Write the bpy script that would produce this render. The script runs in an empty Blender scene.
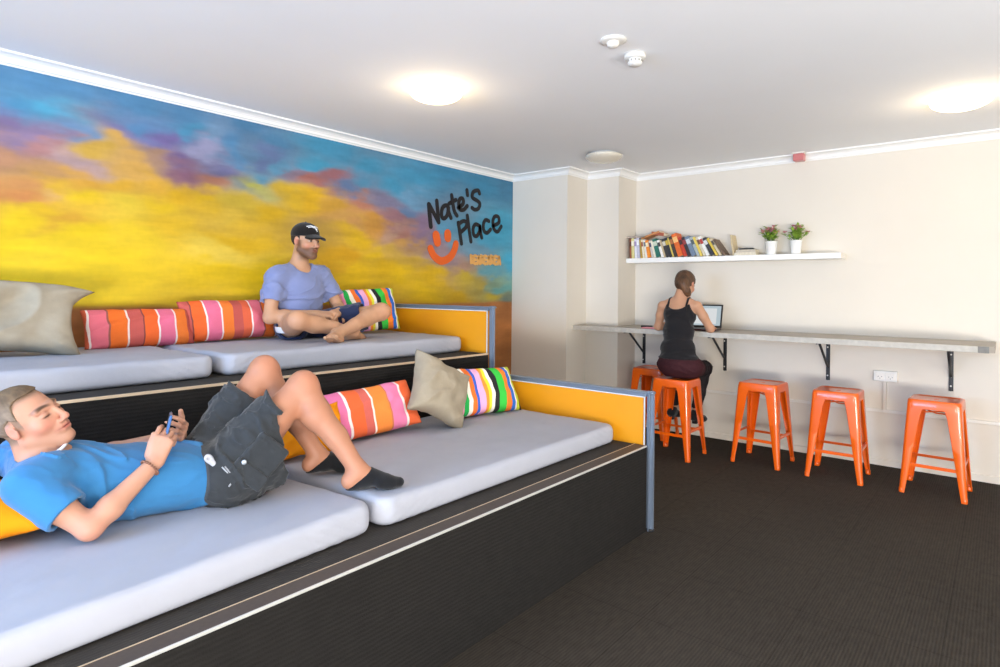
import bpy, bmesh, math, random
import numpy as np
from mathutils import Vector, Matrix, Euler
PI=math.pi
C=bpy.context.scene.collection
scene=bpy.context.scene
rnd=random.Random(7)
# ------------------------------------------------------------------ camera model
FP=609.5; CY=290.13; H=1.39
YAW,PIT,ROL=[math.radians(a) for a in (39.6156,0.01,0.5357)]
_R=Vector((math.cos(YAW),math.sin(YAW),0)); _F=Vector((-math.sin(YAW),math.cos(YAW),0)); _U=Vector((0,0,1))
F2=_F*math.cos(PIT)+_U*math.sin(PIT); U2=-_F*math.sin(PIT)+_U*math.cos(PIT)
R3=_R*math.cos(ROL)+U2*math.sin(ROL); U3=-_R*math.sin(ROL)+U2*math.cos(ROL)
CAM=Vector((0,0,H))
def bp(u,v,x=None,y=None,z=None):
    d=F2+R3*((u-500)/FP)+U3*((CY-v)/FP)
    t=x/d.x if x is not None else (y/d.y if y is not None else (z-H)/d.z)
    return CAM+d*t
cam=bpy.data.cameras.new('camera'); co=bpy.data.objects.new('camera',cam); C.objects.link(co)
co.matrix_world=Matrix(((R3.x,U3.x,-F2.x,0),(R3.y,U3.y,-F2.y,0),(R3.z,U3.z,-F2.z,H),(0,0,0,1)))
cam.sensor_width=36; cam.lens=FP*36/1000; cam.shift_y=-(333.5-CY)/1000; cam.clip_start=0.02
scene.camera=co
scene.view_settings.view_transform='Standard'; scene.view_settings.look='None'
scene.view_settings.gamma=1; scene.view_settings.use_curve_mapping=False
scene.view_settings.exposure=-0.3
# ------------------------------------------------------------------ materials
def srgb(r,g,b):
    f=lambda c:(c/255/12.92) if c/255<=0.04045 else ((c/255+0.055)/1.055)**2.4
    return (f(r),f(g),f(b),1)
def mat(name,col,rough=.6,metal=0,noise=0,nscale=20,bump=0,bscale=60,spec=.5,coat=0,trans=0,emis=None,estr=0,attr=None,sheen=0,sub=0):
    m=bpy.data.materials.new(name); m.use_nodes=True
    nt=m.node_tree; b=nt.nodes['Principled BSDF']
    b.inputs['Roughness'].default_value=rough; b.inputs['Metallic'].default_value=metal
    b.inputs['Specular IOR Level'].default_value=spec
    b.inputs['Coat Weight'].default_value=coat
    b.inputs['Transmission Weight'].default_value=trans
    if sheen: b.inputs['Sheen Weight'].default_value=sheen
    if sub: b.inputs['Subsurface Weight'].default_value=sub; b.inputs['Subsurface Radius'].default_value=(.02,.008,.004)
    tc=nt.nodes.new('ShaderNodeTexCoord')
    src=None
    if attr:
        a=nt.nodes.new('ShaderNodeAttribute'); a.attribute_name=attr; src=a.outputs['Color']
    else:
        rgb=nt.nodes.new('ShaderNodeRGB'); rgb.outputs[0].default_value=col; src=rgb.outputs[0]
    if noise:
        n=nt.nodes.new('ShaderNodeTexNoise'); n.inputs['Scale'].default_value=nscale; n.inputs['Detail'].default_value=4
        nt.links.new(tc.outputs['Object'],n.inputs['Vector'])
        mr=nt.nodes.new('ShaderNodeMapRange'); mr.inputs[1].default_value=.3; mr.inputs[2].default_value=.7
        mr.inputs[3].default_value=1-noise; mr.inputs[4].default_value=1+noise
        nt.links.new(n.outputs['Fac'],mr.inputs[0])
        mx=nt.nodes.new('ShaderNodeVectorMath'); mx.operation='SCALE'
        nt.links.new(src,mx.inputs[0]); nt.links.new(mr.outputs[0],mx.inputs['Scale']); src=mx.outputs[0]
    nt.links.new(src,b.inputs['Base Color'])
    if bump:
        n=nt.nodes.new('ShaderNodeTexNoise'); n.inputs['Scale'].default_value=bscale; n.inputs['Detail'].default_value=3
        nt.links.new(tc.outputs['Object'],n.inputs['Vector'])
        bm_=nt.nodes.new('ShaderNodeBump'); bm_.inputs['Strength'].default_value=bump; bm_.inputs['Distance'].default_value=.01
        nt.links.new(n.outputs['Fac'],bm_.inputs['Height']); nt.links.new(bm_.outputs[0],b.inputs['Normal'])
    if emis: b.inputs['Emission Color'].default_value=emis; b.inputs['Emission Strength'].default_value=estr
    return m
def ribbed(name,col,period,depth=.5,contrast=.45,bscale=220,axis='X',rough=.95):
    """carpet with ribs running along Y; ribs vary across `axis` (X for floors, Z for risers)"""
    m=bpy.data.materials.new(name); m.use_nodes=True; nt=m.node_tree; b=nt.nodes['Principled BSDF']
    N=nt.nodes.new; L=nt.links.new
    b.inputs['Roughness'].default_value=rough; b.inputs['Specular IOR Level'].default_value=.15
    tc=N('ShaderNodeTexCoord'); sp=N('ShaderNodeSeparateXYZ'); L(tc.outputs['Object'],sp.inputs[0])
    wn=N('ShaderNodeTexNoise'); wn.inputs['Scale'].default_value=30; L(tc.outputs['Object'],wn.inputs['Vector'])
    ad=N('ShaderNodeMath'); ad.operation='MULTIPLY_ADD'; L(wn.outputs['Fac'],ad.inputs[0]); ad.inputs[1].default_value=period*.5; L(sp.outputs[axis],ad.inputs[2])
    mu=N('ShaderNodeMath'); mu.operation='MULTIPLY'; L(ad.outputs[0],mu.inputs[0]); mu.inputs[1].default_value=2*PI/period
    si=N('ShaderNodeMath'); si.operation='SINE'; L(mu.outputs[0],si.inputs[0])
    # broken loops along the rib
    mp=N('ShaderNodeMapping'); L(tc.outputs['Object'],mp.inputs[0])
    mp.inputs['Scale'].default_value=(1/period*.55,16,1/period*.55)
    n1=N('ShaderNodeTexNoise'); n1.inputs['Scale'].default_value=1; n1.inputs['Detail'].default_value=2; L(mp.outputs[0],n1.inputs['Vector'])
    n2=N('ShaderNodeTexNoise'); n2.inputs['Scale'].default_value=bscale; L(tc.outputs['Object'],n2.inputs['Vector'])
    n3=N('ShaderNodeTexNoise'); n3.inputs['Scale'].default_value=1.6; n3.inputs['Detail'].default_value=5; L(tc.outputs['Object'],n3.inputs['Vector'])
    def madd(a,k,c):
        q=N('ShaderNodeMath'); q.operation='MULTIPLY_ADD'; L(a,q.inputs[0]); q.inputs[1].default_value=k
        if isinstance(c,(int,float)): q.inputs[2].default_value=c
        else: L(c,q.inputs[2])
        return q.outputs[0]
    h=madd(si.outputs[0],.22,.5); h=madd(n1.outputs['Fac'],.9,h); h=madd(n2.outputs['Fac'],.5,h)   # ~ .5+.45+.25
    f=madd(h,contrast*1.6,1-contrast*1.6*1.2)
    f2=madd(n3.outputs['Fac'],.45,-.22); a2=N('ShaderNodeMath'); a2.operation='ADD'; L(f,a2.inputs[0]); L(f2,a2.inputs[1])
    cl=N('ShaderNodeMath'); cl.operation='MAXIMUM'; L(a2.outputs[0],cl.inputs[0]); cl.inputs[1].default_value=.12
    rgb=N('ShaderNodeRGB'); rgb.outputs[0].default_value=col
    mx=N('ShaderNodeVectorMath'); mx.operation='SCALE'; L(rgb.outputs[0],mx.inputs[0]); L(cl.outputs[0],mx.inputs['Scale'])
    last=mx.outputs[0]
    if name=='carpet_floor':   # half-metre carpet tile joints
        mxx=None
        for ax,off in (('X',.18),('Y',.1)):
            d=N('ShaderNodeMath'); d.operation='ADD'; L(sp.outputs[ax],d.inputs[0]); d.inputs[1].default_value=50+off
            fr=N('ShaderNodeMath'); fr.operation='MODULO'; L(d.outputs[0],fr.inputs[0]); fr.inputs[1].default_value=.5
            lt=N('ShaderNodeMath'); lt.operation='LESS_THAN'; L(fr.outputs[0],lt.inputs[0]); lt.inputs[1].default_value=.004
            mxx=lt if mxx is None else mxx
            if mxx is not lt:
                o=N('ShaderNodeMath'); o.operation='MAXIMUM'; L(mxx.outputs[0],o.inputs[0]); L(lt.outputs[0],o.inputs[1]); mxx=o
        k=madd(mxx.outputs[0],-.35,1.0)
        m3=N('ShaderNodeVectorMath'); m3.operation='SCALE'; L(last,m3.inputs[0]); L(k,m3.inputs['Scale']); last=m3.outputs[0]
    L(last,b.inputs['Base Color'])
    bu=N('ShaderNodeBump'); bu.inputs['Strength'].default_value=depth; bu.inputs['Distance'].default_value=.004
    L(h,bu.inputs['Height']); L(bu.outputs[0],b.inputs['Normal'])
    return m
def stripes(name,cols,axis='X',w=.45,warp=.004,off=0.0,wave=0,rough=.8):
    """cols: list of (fraction width, rgb). repeated over w metres along an object axis"""
    m=bpy.data.materials.new(name); m.use_nodes=True; nt=m.node_tree; b=nt.nodes['Principled BSDF']; N=nt.nodes.new; L=nt.links.new
    b.inputs['Roughness'].default_value=rough; b.inputs['Specular IOR Level'].default_value=.2
    tc=N('ShaderNodeTexCoord'); sp=N('ShaderNodeSeparateXYZ'); L(tc.outputs['Object'],sp.inputs[0])
    nz=N('ShaderNodeTexNoise'); nz.inputs['Scale'].default_value=5; L(tc.outputs['Object'],nz.inputs['Vector'])
    q=N('ShaderNodeMath'); q.operation='MULTIPLY_ADD'; L(nz.outputs['Fac'],q.inputs[0]); q.inputs[1].default_value=warp+wave; L(sp.outputs[axis],q.inputs[2])
    d=N('ShaderNodeMath'); d.operation='MULTIPLY_ADD'; L(q.outputs[0],d.inputs[0]); d.inputs[1].default_value=1/w; d.inputs[2].default_value=20.5+off
    fr=N('ShaderNodeMath'); fr.operation='FRACT'; L(d.outputs[0],fr.inputs[0])
    cr=N('ShaderNodeValToRGB'); cr.color_ramp.interpolation='CONSTANT'; L(fr.outputs[0],cr.inputs[0])
    tot=sum(c[0] for c in cols); p=0; els=cr.color_ramp.elements
    for i,(fw,c) in enumerate(cols):
        e=els[0] if i==0 else (els[1] if i==1 else els.new(p))
        e.position=p; e.color=srgb(*c); p+=fw/tot
    n=N('ShaderNodeTexNoise'); n.inputs['Scale'].default_value=400; L(tc.outputs['Object'],n.inputs['Vector'])
    mr=N('ShaderNodeMapRange'); mr.inputs[3].default_value=.85; mr.inputs[4].default_value=1.15; L(n.outputs['Fac'],mr.inputs[0])
    mx=N('ShaderNodeVectorMath'); mx.operation='SCALE'; L(cr.outputs[0],mx.inputs[0]); L(mr.outputs[0],mx.inputs['Scale'])
    L(mx.outputs[0],b.inputs['Base Color'])
    return m
M={}
M['wall']=mat('wall_paint',srgb(224,216,203),.75,noise=.012,nscale=3)
M['ceil']=mat('ceiling_paint',srgb(244,245,247),.85,noise=.01,nscale=1.5)
M['cornice']=mat('cornice_gloss',srgb(247,246,243),.5)
M['carpet']=ribbed('carpet_floor',srgb(60,54,47),.013,contrast=.5)
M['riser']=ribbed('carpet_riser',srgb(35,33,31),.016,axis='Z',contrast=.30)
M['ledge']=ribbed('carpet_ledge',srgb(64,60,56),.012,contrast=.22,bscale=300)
M['rubber']=mat('nosing_rubber',srgb(72,60,52),.6,noise=.1,nscale=80)
M['brass']=mat('nosing_edge_metal',srgb(214,190,160),.35,.35)
M['steel']=mat('nosing_edge_steel',srgb(225,222,215),.3,.4)
M['matt']=mat('mattress_cloth',srgb(172,173,182),.8,noise=.03,nscale=6,bump=.12,bscale=18,spec=.2)
M['alu']=mat('screen_aluminium',srgb(122,134,150),.38,.35,noise=.02)
M['aluw']=mat('screen_trim_white',srgb(225,228,232),.35,.1)
M['yellow']=mat('screen_yellow_laminate',srgb(222,148,14),.45,noise=.02,nscale=5,coat=.1)
M['orange']=mat('stool_orange_paint',srgb(236,98,8),.3,0,noise=.02,coat=.4)
M['bench']=mat('bench_laminate',srgb(162,153,142),.5,noise=.07,nscale=9)
M['benchedge']=mat('bench_edge',srgb(186,180,170),.5,noise=.10,nscale=30)
M['benchend']=mat('bench_edge_dark',srgb(122,120,116),.6,noise=.1,nscale=30)
M['black']=mat('bracket_black',srgb(34,34,38),.45)
M['white']=mat('white_plastic',srgb(226,224,218),.4)
M['whites']=mat('shelf_white',srgb(245,244,240),.4)
M['offwhite']=mat('offwhite_plastic',srgb(232,228,220),.45)
M['taupe']=mat('taupe_linen',srgb(160,148,128),.9,noise=.05,nscale=25,bump=.15,bscale=220,spec=.1)
M['orangec']=mat('orange_cloth',srgb(232,140,14),.85,noise=.05,nscale=12,spec=.15)
OS=[(.6,(214,98,66)),(.10,(240,225,220)),(.9,(222,112,128)),(.12,(150,90,80)),(.95,(232,112,44)),(.10,(236,215,205)),(.8,(196,92,84)),(.10,(130,70,66)),(.8,(236,104,48)),(.10,(240,225,215)),(.95,(226,112,142)),(.10,(235,220,215)),(.8,(235,122,52)),(.7,(186,86,78))]
M['strA']=stripes('pink_orange_stripe',OS,w=.62,warp=.012)
M['strB']=stripes('pink_orange_stripe_shifted',OS,w=.62,warp=.012,off=.42)
M['strL']=stripes('orange_pink_wide_stripe',[(.5,(235,110,64)),(.10,(245,225,215)),(.85,(232,120,160)),(.14,(245,232,225)),(.8,(236,106,58)),(.5,(214,104,92)),(.12,(245,232,220)),(.85,(242,138,62)),(.1,(210,120,80)),(.85,(235,130,170)),(.14,(245,232,225)),(.6,(238,108,62))],w=.56,warp=.01,off=.03)
M['strM']=stripes('multicolour_wavy_stripe',[(.5,(196,205,60)),(.35,(50,48,50)),(.5,(240,150,190)),(.5,(40,170,80)),(.4,(240,235,220)),(.5,(240,120,50)),(.35,(60,100,200)),(.7,(240,175,215)),(.4,(245,150,60)),(.35,(230,225,60)),(.4,(245,240,230)),(.5,(44,44,46)),(.8,(60,190,70)),(.7,(240,130,50)),(.5,(50,110,200)),(.2,(240,230,225))],w=.52,warp=.05,wave=.02)
# ------------------------------------------------------------------ mesh helpers
def obj(name,bm,m=None,parent=None,smooth=False,bevel=0,mats=None):
    me=bpy.data.meshes.new(name)
    if isinstance(bm,bmesh.types.BMesh):
        bm.normal_update(); bm.to_mesh(me); bm.free()
    else: me=bm
    me.name=name
    o=bpy.data.objects.new(name,me); C.objects.link(o)
    for k in (mats or ([m] if m else [])): me.materials.append(k)
    if smooth:
        for p in me.polygons: p.use_smooth=True
    if bevel:
        b=o.modifiers.new('bevel','BEVEL'); b.width=bevel; b.segments=2; b.limit_method='ANGLE'; b.angle_limit=math.radians(40)
    if parent: o.parent=parent
    return o
def tag(o,label=None,cat=None,group=None,kind=None):
    if label: o['label']=label
    if cat: o['category']=cat
    if group: o['group']=group
    if kind: o['kind']=kind
    return o
def empty(name,loc,label,cat,rz=0,group=None):
    o=bpy.data.objects.new(name,None); C.objects.link(o); o.location=loc; o.rotation_euler=(0,0,rz); o.empty_display_size=.1
    return tag(o,label,cat,group)
def struct(name,bm,m,**k):
    o=obj(name,bm,m,**k); o['kind']='structure'; return o
def copy_tree(o,parent=None):
    c=o.copy(); C.objects.link(c)
    if parent: c.parent=parent
    for ch in list(o.children): copy_tree(ch,c)
    return c
def B(): return bmesh.new()
def box(bm,c,s,mtx=None,mi=0):
    v=[]
    for dx in(-.5,.5):
        for dy in(-.5,.5):
            for dz in(-.5,.5):
                p=Vector((c[0]+dx*s[0],c[1]+dy*s[1],c[2]+dz*s[2]))
                if mtx: p=mtx@p
                v.append(bm.verts.new(p))
    for f in((0,1,3,2),(4,6,7,5),(0,4,5,1),(2,3,7,6),(0,2,6,4),(1,5,7,3)):
        fc=bm.faces.new([v[i] for i in f]); fc.material_index=mi
def bb(bm,x0,x1,y0,y1,z0,z1,**k): box(bm,((x0+x1)/2,(y0+y1)/2,(z0+z1)/2),(abs(x1-x0),abs(y1-y0),abs(z1-z0)),**k)
def tube(bm,pts,r,n=8,cap=True,closed=False,mi=0):
    pts=[Vector(p) for p in pts]; rs=r if isinstance(r,(list,tuple)) else [r]*len(pts)
    rings=[]; up=None
    for i,p in enumerate(pts):
        if closed: t=(pts[(i+1)%len(pts)]-pts[i-1])
        else: t=(pts[min(i+1,len(pts)-1)]-pts[max(i-1,0)])
        t.normalize()
        if up is None: up=t.orthogonal().normalized()
        up=(up-t*up.dot(t)); up.normalize(); w=t.cross(up)
        rings.append([bm.verts.new(p+(up*math.cos(2*PI*k/n)+w*math.sin(2*PI*k/n))*rs[i]) for k in range(n)])
    m=len(rings)
    for i in range(m if closed else m-1):
        a=rings[i]; b=rings[(i+1)%m]
        for k in range(n):
            f=bm.faces.new((a[k],a[(k+1)%n],b[(k+1)%n],b[k])); f.material_index=mi; f.smooth=True
    if cap and not closed:
        bm.faces.new(rings[0][::-1]); bm.faces.new(rings[-1])
def lathe(bm,prof,c=(0,0,0),n=28,mi=0,flip=False):
    rings=[]
    for r,z in prof:
        if r<1e-6: rings.append([bm.verts.new((c[0],c[1],c[2]+z))])
        else: rings.append([bm.verts.new((c[0]+r*math.cos(2*PI*k/n),c[1]+r*math.sin(2*PI*k/n),c[2]+z)) for k in range(n)])
    for a,b in zip(rings,rings[1:]):
        for k in range(n):
            k2=(k+1)%n
            if len(a)==1 and len(b)==1: continue
            if len(a)==1: vs=(a[0],b[k2],b[k])
            elif len(b)==1: vs=(a[k],a[k2],b[0])
            else: vs=(a[k],a[k2],b[k2],b[k])
            f=bm.faces.new(vs if not flip else vs[::-1]); f.smooth=True; f.material_index=mi
def rbox(w,d,h,r,seg=4,nx=1,ny=1):
    """rounded box mesh centred in xy, z from 0"""
    bm=B(); box(bm,(0,0,h/2),(w,d,h)); bmesh.ops.bevel(bm,geom=bm.edges[:],offset=r,segments=seg,profile=.5,affect='EDGES')
    return bm
# ------------------------------------------------------------------ room constants
XW=-4.024; YB=5.793; Y2=5.425; Y1=5.06; X2=-2.965; X1=-3.334; ZC=2.60; XR=3.2; YN=-2.4; CB=2.538
bm=B(); bb(bm,XW-.1,XR+.1,YN-.1,YB+.1,-.1,0); struct('floor',bm,M['carpet'])
bm=B(); bb(bm,XW-.1,XR+.1,YN-.1,YB+.1,ZC,ZC+.1); struct('ceiling',bm,M['ceil'])
# back wall with its two stepped piers (one plan outline)
bm=B(); plan=[(XW,Y1),(X1,Y1),(X1,Y2),(X2,Y2),(X2,YB),(XR+.1,YB),(XR+.1,YB+.1),(XW,YB+.1)]
lo=[bm.verts.new((x,y,0)) for x,y in plan]; hi=[bm.verts.new((x,y,ZC)) for x,y in plan]
for i in range(len(plan)):
    j=(i+1)%len(plan); bm.faces.new((lo[i],lo[j],hi[j],hi[i]))
bm.faces.new(lo[::-1]); bm.faces.new(hi); bmesh.ops.recalc_face_normals(bm,faces=bm.faces[:])
struct('wall_back',bm,M['wall'])
bm=B()   # right wall: unseen full-height opening, added so low light reaches the ceiling
bb(bm,XR,XR+.1,YN,YB,2.3,ZC); bb(bm,XR,XR+.1,YN,-1.5,0,2.3); bb(bm,XR,XR+.1,3.1,YB,0,2.3); struct('wall_right',bm,M['wall'])
bm=B()  # rear wall: window, plus a full-height opening put in for low light
bb(bm,XW,XR+.1,YN-.1,YN,2.3,ZC); bb(bm,XW,-3.7,YN-.1,YN,0,2.3); bb(bm,-3.7,-1.2,YN-.1,YN,0,1.0); bb(bm,-1.2,.4,YN-.1,YN,0,2.3); bb(bm,3.0,XR+.1,YN-.1,YN,0,2.3); struct('wall_rear',bm,M['wall'])
def wframe(name,ax,a0,a1,z0,z1,p):
    bm=B(); n=4
    def pc(u0,u1,w0,w1):
        if ax=='x': bb(bm,u0,u1,p-.03,p+.03,w0,w1)
        else: bb(bm,p-.03,p+.03,u0,u1,w0,w1)
    pc(a0,a1,z0,z0+.05); pc(a0,a1,z1-.05,z1)
    for i in range(n+1):
        q=a0+(a1-a0)*i/n; q=min(max(q,a0+.025),a1-.025); pc(q-.025,q+.025,z0,z1)
    struct(name,bm,M['white'])
wframe('window_1','x',-3.7,-1.2,1.0,2.3,YN-.05); wframe('added_door_1','x',.4,3.0,0,2.3,YN-.05); wframe('added_door_2','y',-1.5,3.1,0,2.3,XR+.05)  # both doors are unseen additions, full height to pass upward light
# cornice
def sweep(path,prof,closed=False):
    """path of plan points, room on the right-hand side; prof (out,z)"""
    bm=B(); rings=[]
    for i,p in enumerate(path):
        p=Vector(p); d0=(p-Vector(path[i-1])).normalized() if i>0 else None
        d1=(Vector(path[i+1])-p).normalized() if i<len(path)-1 else None
        n0=Vector((d0.y,-d0.x)) if d0 else None; n1=Vector((d1.y,-d1.x)) if d1 else None
        if n0 is None: n=n1
        elif n1 is None: n=n0
        else: n=(n0+n1)/(1+n0.dot(n1))
        rings.append([bm.verts.new((p.x+n.x*o,p.y+n.y*o,z)) for o,z in prof])
    for a,b in zip(rings,rings[1:]):
        for k in range(len(prof)): bm.faces.new((a[k],b[k],b[(k+1)%len(prof)],a[(k+1)%len(prof)]))
    bm.faces.new(rings[0]); bm.faces.new(rings[-1][::-1])
    bmesh.ops.recalc_face_normals(bm,faces=bm.faces[:]); return bm
prof=[(0,CB),(.010,CB),(.012,CB+.008),(.022,CB+.012)]+[(.022+.05*(1-math.cos(a)),CB+.012+.038*math.sin(a)) for a in (PI/8,PI/4,3*PI/8,PI/2)]+[(.078,CB+.052),(.08,ZC),(0,ZC)]
struct('trim_1',sweep([(XW,YN),(XW,Y1),(X1,Y1),(X1,Y2),(X2,Y2),(X2,YB),(XR,YB)],prof),M['cornice'])
struct('baseboard_back',sweep([(XW+.01,Y1),(X1,Y1),(X1,Y2),(X2,Y2),(X2,YB),(XR,YB)],[(0,0),(.012,0),(.012,.05),(.006,.055),(0,.055)]),M['wall'])
# wall trunking rail (conduit) along the back wall and up to the socket
bm=B(); bb(bm,X2,XR,YB-.022,YB,.432,.455); obj_=obj('cable_trunking',bm,M['offwhite'],bevel=.002)
tag(obj_,'long horizontal wall-coloured cable trunking on the back wall behind the stools','trunking')
bm=B(); bb(bm,-.752,-.728,YB-.018,YB,.455,.69); tag(obj('conduit',bm,M['wall'],bevel=.002),'short vertical conduit running from the trunking up to the power socket','conduit')
t=empty('power_socket',(-.735,YB,.726),'white double power socket on back wall under the bench','power socket')
bm=B(); bb(bm,-.082,.082,-.032,0,-.042,.042); obj('socket_plate',bm,M['white'],t,bevel=.004)
bm=B(); bb(bm,-.068,-.005,-.036,-.030,-.026,.026); obj('outlet_face',bm,M['offwhite'],t,bevel=.002); bm=B(); bb(bm,.005,.068,-.036,-.030,-.026,.026); obj('outlet_face',bm,M['offwhite'],t,bevel=.002)
for sx in(-.036,.036):
    bm=B()
    for dx,rz in((-.012,.5),(.012,-.5),(0,0)):
        mt=Matrix.Translation((sx+dx,-.0365,-.004 if rz else -.018))@Matrix.Rotation(rz,4,'Y'); box(bm,(0,0,0),(.0025,.003,.010),mt)
    obj('pin_slots',bm,M['black'],t); bm=B(); box(bm,(sx,-.038,.018),(.009,.005,.005)); obj('switch',bm,M['white'],t)
# ------------------------------------------------------------------ mural wall
def hexc(p): return np.array(p,float)
cp=[ # photo column, row, sRGB colour of the paint
(0,75,(92,150,190)),(60,90,(96,154,196)),(20,110,(86,160,200)),(50,115,(90,180,214)),(0,112,(120,140,180)),(5,128,(140,120,160)),(30,140,(150,130,165)),(60,135,(120,160,200)),
(0,150,(205,150,110)),(20,165,(205,155,100)),(45,150,(190,135,130)),(70,160,(195,165,165)),(90,150,(225,180,70)),(0,185,(215,150,90)),(30,190,(240,190,30)),(0,200,(215,140,80)),
(60,180,(235,175,60)),(60,200,(246,205,20)),(30,195,(225,175,110)),(20,215,(235,190,30)),(50,225,(225,170,50)),(100,180,(240,185,50)),(115,205,(245,210,60)),(0,230,(248,208,20)),(30,250,(250,214,24)),(80,240,(248,210,22)),(100,290,(250,215,40)),(0,280,(250,214,30)),(120,260,(250,212,30)),
(120,100,(92,148,190)),(140,130,(95,150,195)),(120,135,(130,130,175)),(150,140,(125,125,175)),(130,165,(232,180,90)),(110,145,(230,180,90)),(150,180,(240,185,60)),(160,155,(190,150,120)),
(170,115,(90,145,188)),(175,130,(86,165,205)),(160,138,(130,110,170)),(185,158,(130,110,160)),(205,150,(170,170,205)),(208,140,(130,170,205)),(190,172,(150,105,130)),(215,176,(185,125,100)),(225,165,(120,120,165)),(180,190,(240,190,30)),(160,200,(246,205,30)),(210,195,(240,195,25)),
(150,235,(250,212,40)),(190,225,(245,200,40)),(222,252,(248,214,80)),(200,270,(248,208,24)),(240,200,(215,185,60)),(240,150,(92,150,195)),(250,130,(84,140,182)),(262,150,(105,145,180)),(270,175,(100,165,200)),(255,180,(205,200,80)),(245,180,(140,150,150)),(262,210,(235,190,30)),(250,240,(235,190,30)),(245,280,(246,205,20)),
(290,150,(88,145,185)),(282,160,(110,130,175)),(300,170,(100,165,200)),(330,150,(76,158,196)),(330,170,(72,170,208)),(312,178,(150,130,150)),(325,185,(190,120,110)),(338,180,(175,115,120)),(345,192,(110,140,185)),(290,195,(240,195,40)),(310,200,(240,190,30)),(285,190,(220,185,60)),(330,205,(222,170,60)),(355,205,(200,135,110)),(345,215,(215,160,90)),(365,190,(90,155,190)),(370,170,(76,162,200)),(400,190,(78,165,203)),
(380,205,(140,135,165)),(385,220,(170,125,135)),(370,225,(220,160,70)),(350,235,(240,195,30)),(340,260,(230,175,25)),(360,280,(240,195,20)),(375,255,(242,200,30)),(395,235,(205,165,140)),(400,250,(225,185,80)),(395,275,(235,190,20)),(350,295,(240,200,20)),(400,215,(110,140,180)),
(420,180,(80,165,205)),(410,200,(120,170,205)),(440,175,(74,150,190)),(480,185,(74,150,188)),(508,190,(80,140,175)),(420,225,(150,125,155)),(405,232,(185,130,120)),(415,240,(215,165,90)),(430,240,(150,130,160)),(440,255,(175,150,160)),(420,265,(225,185,70)),(450,268,(170,145,150)),(410,280,(238,195,15)),(440,282,(235,190,25)),(470,280,(215,185,60)),(465,272,(190,150,130)),
(450,230,(100,165,200)),(465,245,(120,165,190)),(480,235,(84,178,214)),(500,230,(80,180,215)),(508,260,(80,185,220)),(490,270,(110,175,190)),(485,285,(205,180,80)),(505,285,(120,185,180)),(500,296,(210,185,60)),(508,300,(120,140,130)),(460,300,(230,185,30)),(495,280,(150,180,150)),
(430,297,(240,198,20)),
]
P=[];K=[]
for u,v,c in cp:
    q=bp(u,v,x=XW); P.append((q.y,q.z)); K.append(srgb(*c)[:3])
for yy in (-2.4,-1.5,-.5):      # the mural carries on past the frame
    for zz,c in ((2.5,(92,150,190)),(2.2,(96,160,200)),(2.0,(150,130,160)),(1.85,(215,155,90)),(1.65,(246,205,30)),(1.4,(250,214,30)),(1.2,(200,128,66))):
        P.append((yy,zz)); K.append(srgb(*c)[:3])
P=np.array(P);K=np.array(K)
def vnoise(x,y,seed):
    r=np.random.RandomState(seed); g=r.rand(256,256)
    xi=np.floor(x).astype(int); yi=np.floor(y).astype(int); fx=x-xi; fy=y-yi
    fx=fx*fx*(3-2*fx); fy=fy*fy*(3-2*fy)
    a=g[xi&255,yi&255]; b=g[(xi+1)&255,yi&255]; c=g[xi&255,(yi+1)&255]; d=g[(xi+1)&255,(yi+1)&255]
    return (a*(1-fx)+b*fx)*(1-fy)+(c*(1-fx)+d*fx)*fy-.5
def fbm(x,y,seed,o=5):
    s=0;a=1
    for i in range(o): s=s+a*vnoise(x*2**i+17*i,y*2**i+31*i,seed+i); a*=.55
    return s
NY,NZ=860,230
ys=np.linspace(YN,Y1,NY); zs=np.linspace(.0,ZC,NZ)
YY,ZZ=np.meshgrid(ys,zs,indexing='ij')
# brushed, slightly diagonal warp
wy=YY+.26*fbm(YY*1.7+5,ZZ*4,11); wz=ZZ+.13*fbm(YY*1.9,ZZ*5+3,23)+.035*fbm(YY*7,ZZ*20,29,3)
num=np.zeros((NY,NZ,3)); den=np.zeros((NY,NZ))
for (py,pz),c in zip(P,K):
    w=1/(((wy-py)*.75)**2+((wz-pz)*1.5)**2+.0015)**1.9
    num+=w[...,None]*c; den+=w
col=num/den[...,None]
band=1/(1+np.exp(-(1.268-ZZ+.012*fbm(YY*2,ZZ*0,3))*220))      # painted brown dado below the sky
brown=np.array(srgb(190,122,66)[:3])*(1+.35*fbm(YY*3,ZZ*8,41)[...,None])
col=col*(1-band[...,None])+brown*band[...,None]
br=1+.20*fbm(YY*4,ZZ*22,51,4)+.16*fbm(YY*2.2,ZZ*3,61,3)
col=np.clip(col*br[...,None]*.72,0,1)
me=bpy.data.meshes.new('wall_left')
vs=np.stack([np.full(NY*NZ,XW),YY.ravel(),ZZ.ravel()],1)
idx=np.arange(NY*NZ).reshape(NY,NZ)
fs=np.stack([idx[:-1,:-1],idx[1:,:-1],idx[1:,1:],idx[:-1,1:]],-1).reshape(-1,4)
me.vertices.add(len(vs)); me.vertices.foreach_set('co',vs.ravel())
me.loops.add(fs.size); me.loops.foreach_set('vertex_index',fs.ravel().astype(np.int32))
me.polygons.add(len(fs)); me.polygons.foreach_set('loop_start',np.arange(0,fs.size,4,dtype=np.int32)); me.polygons.foreach_set('loop_total',np.full(len(fs),4,np.int32))
me.update(calc_edges=True)
ca=me.color_attributes.new('paint','FLOAT_COLOR','POINT'); cc=np.ones((NY*NZ,4)); cc[:,:3]=col.reshape(-1,3); ca.data.foreach_set('color',cc.ravel())
M['mural']=mat('mural_paint',(1,1,1,1),.6,attr='paint',noise=.03,nscale=30,spec=.3)
wl=struct('wall_left',me,M['mural']); sd=wl.modifiers.new('thick','SOLIDIFY'); sd.thickness=.1; sd.offset=-1
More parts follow.
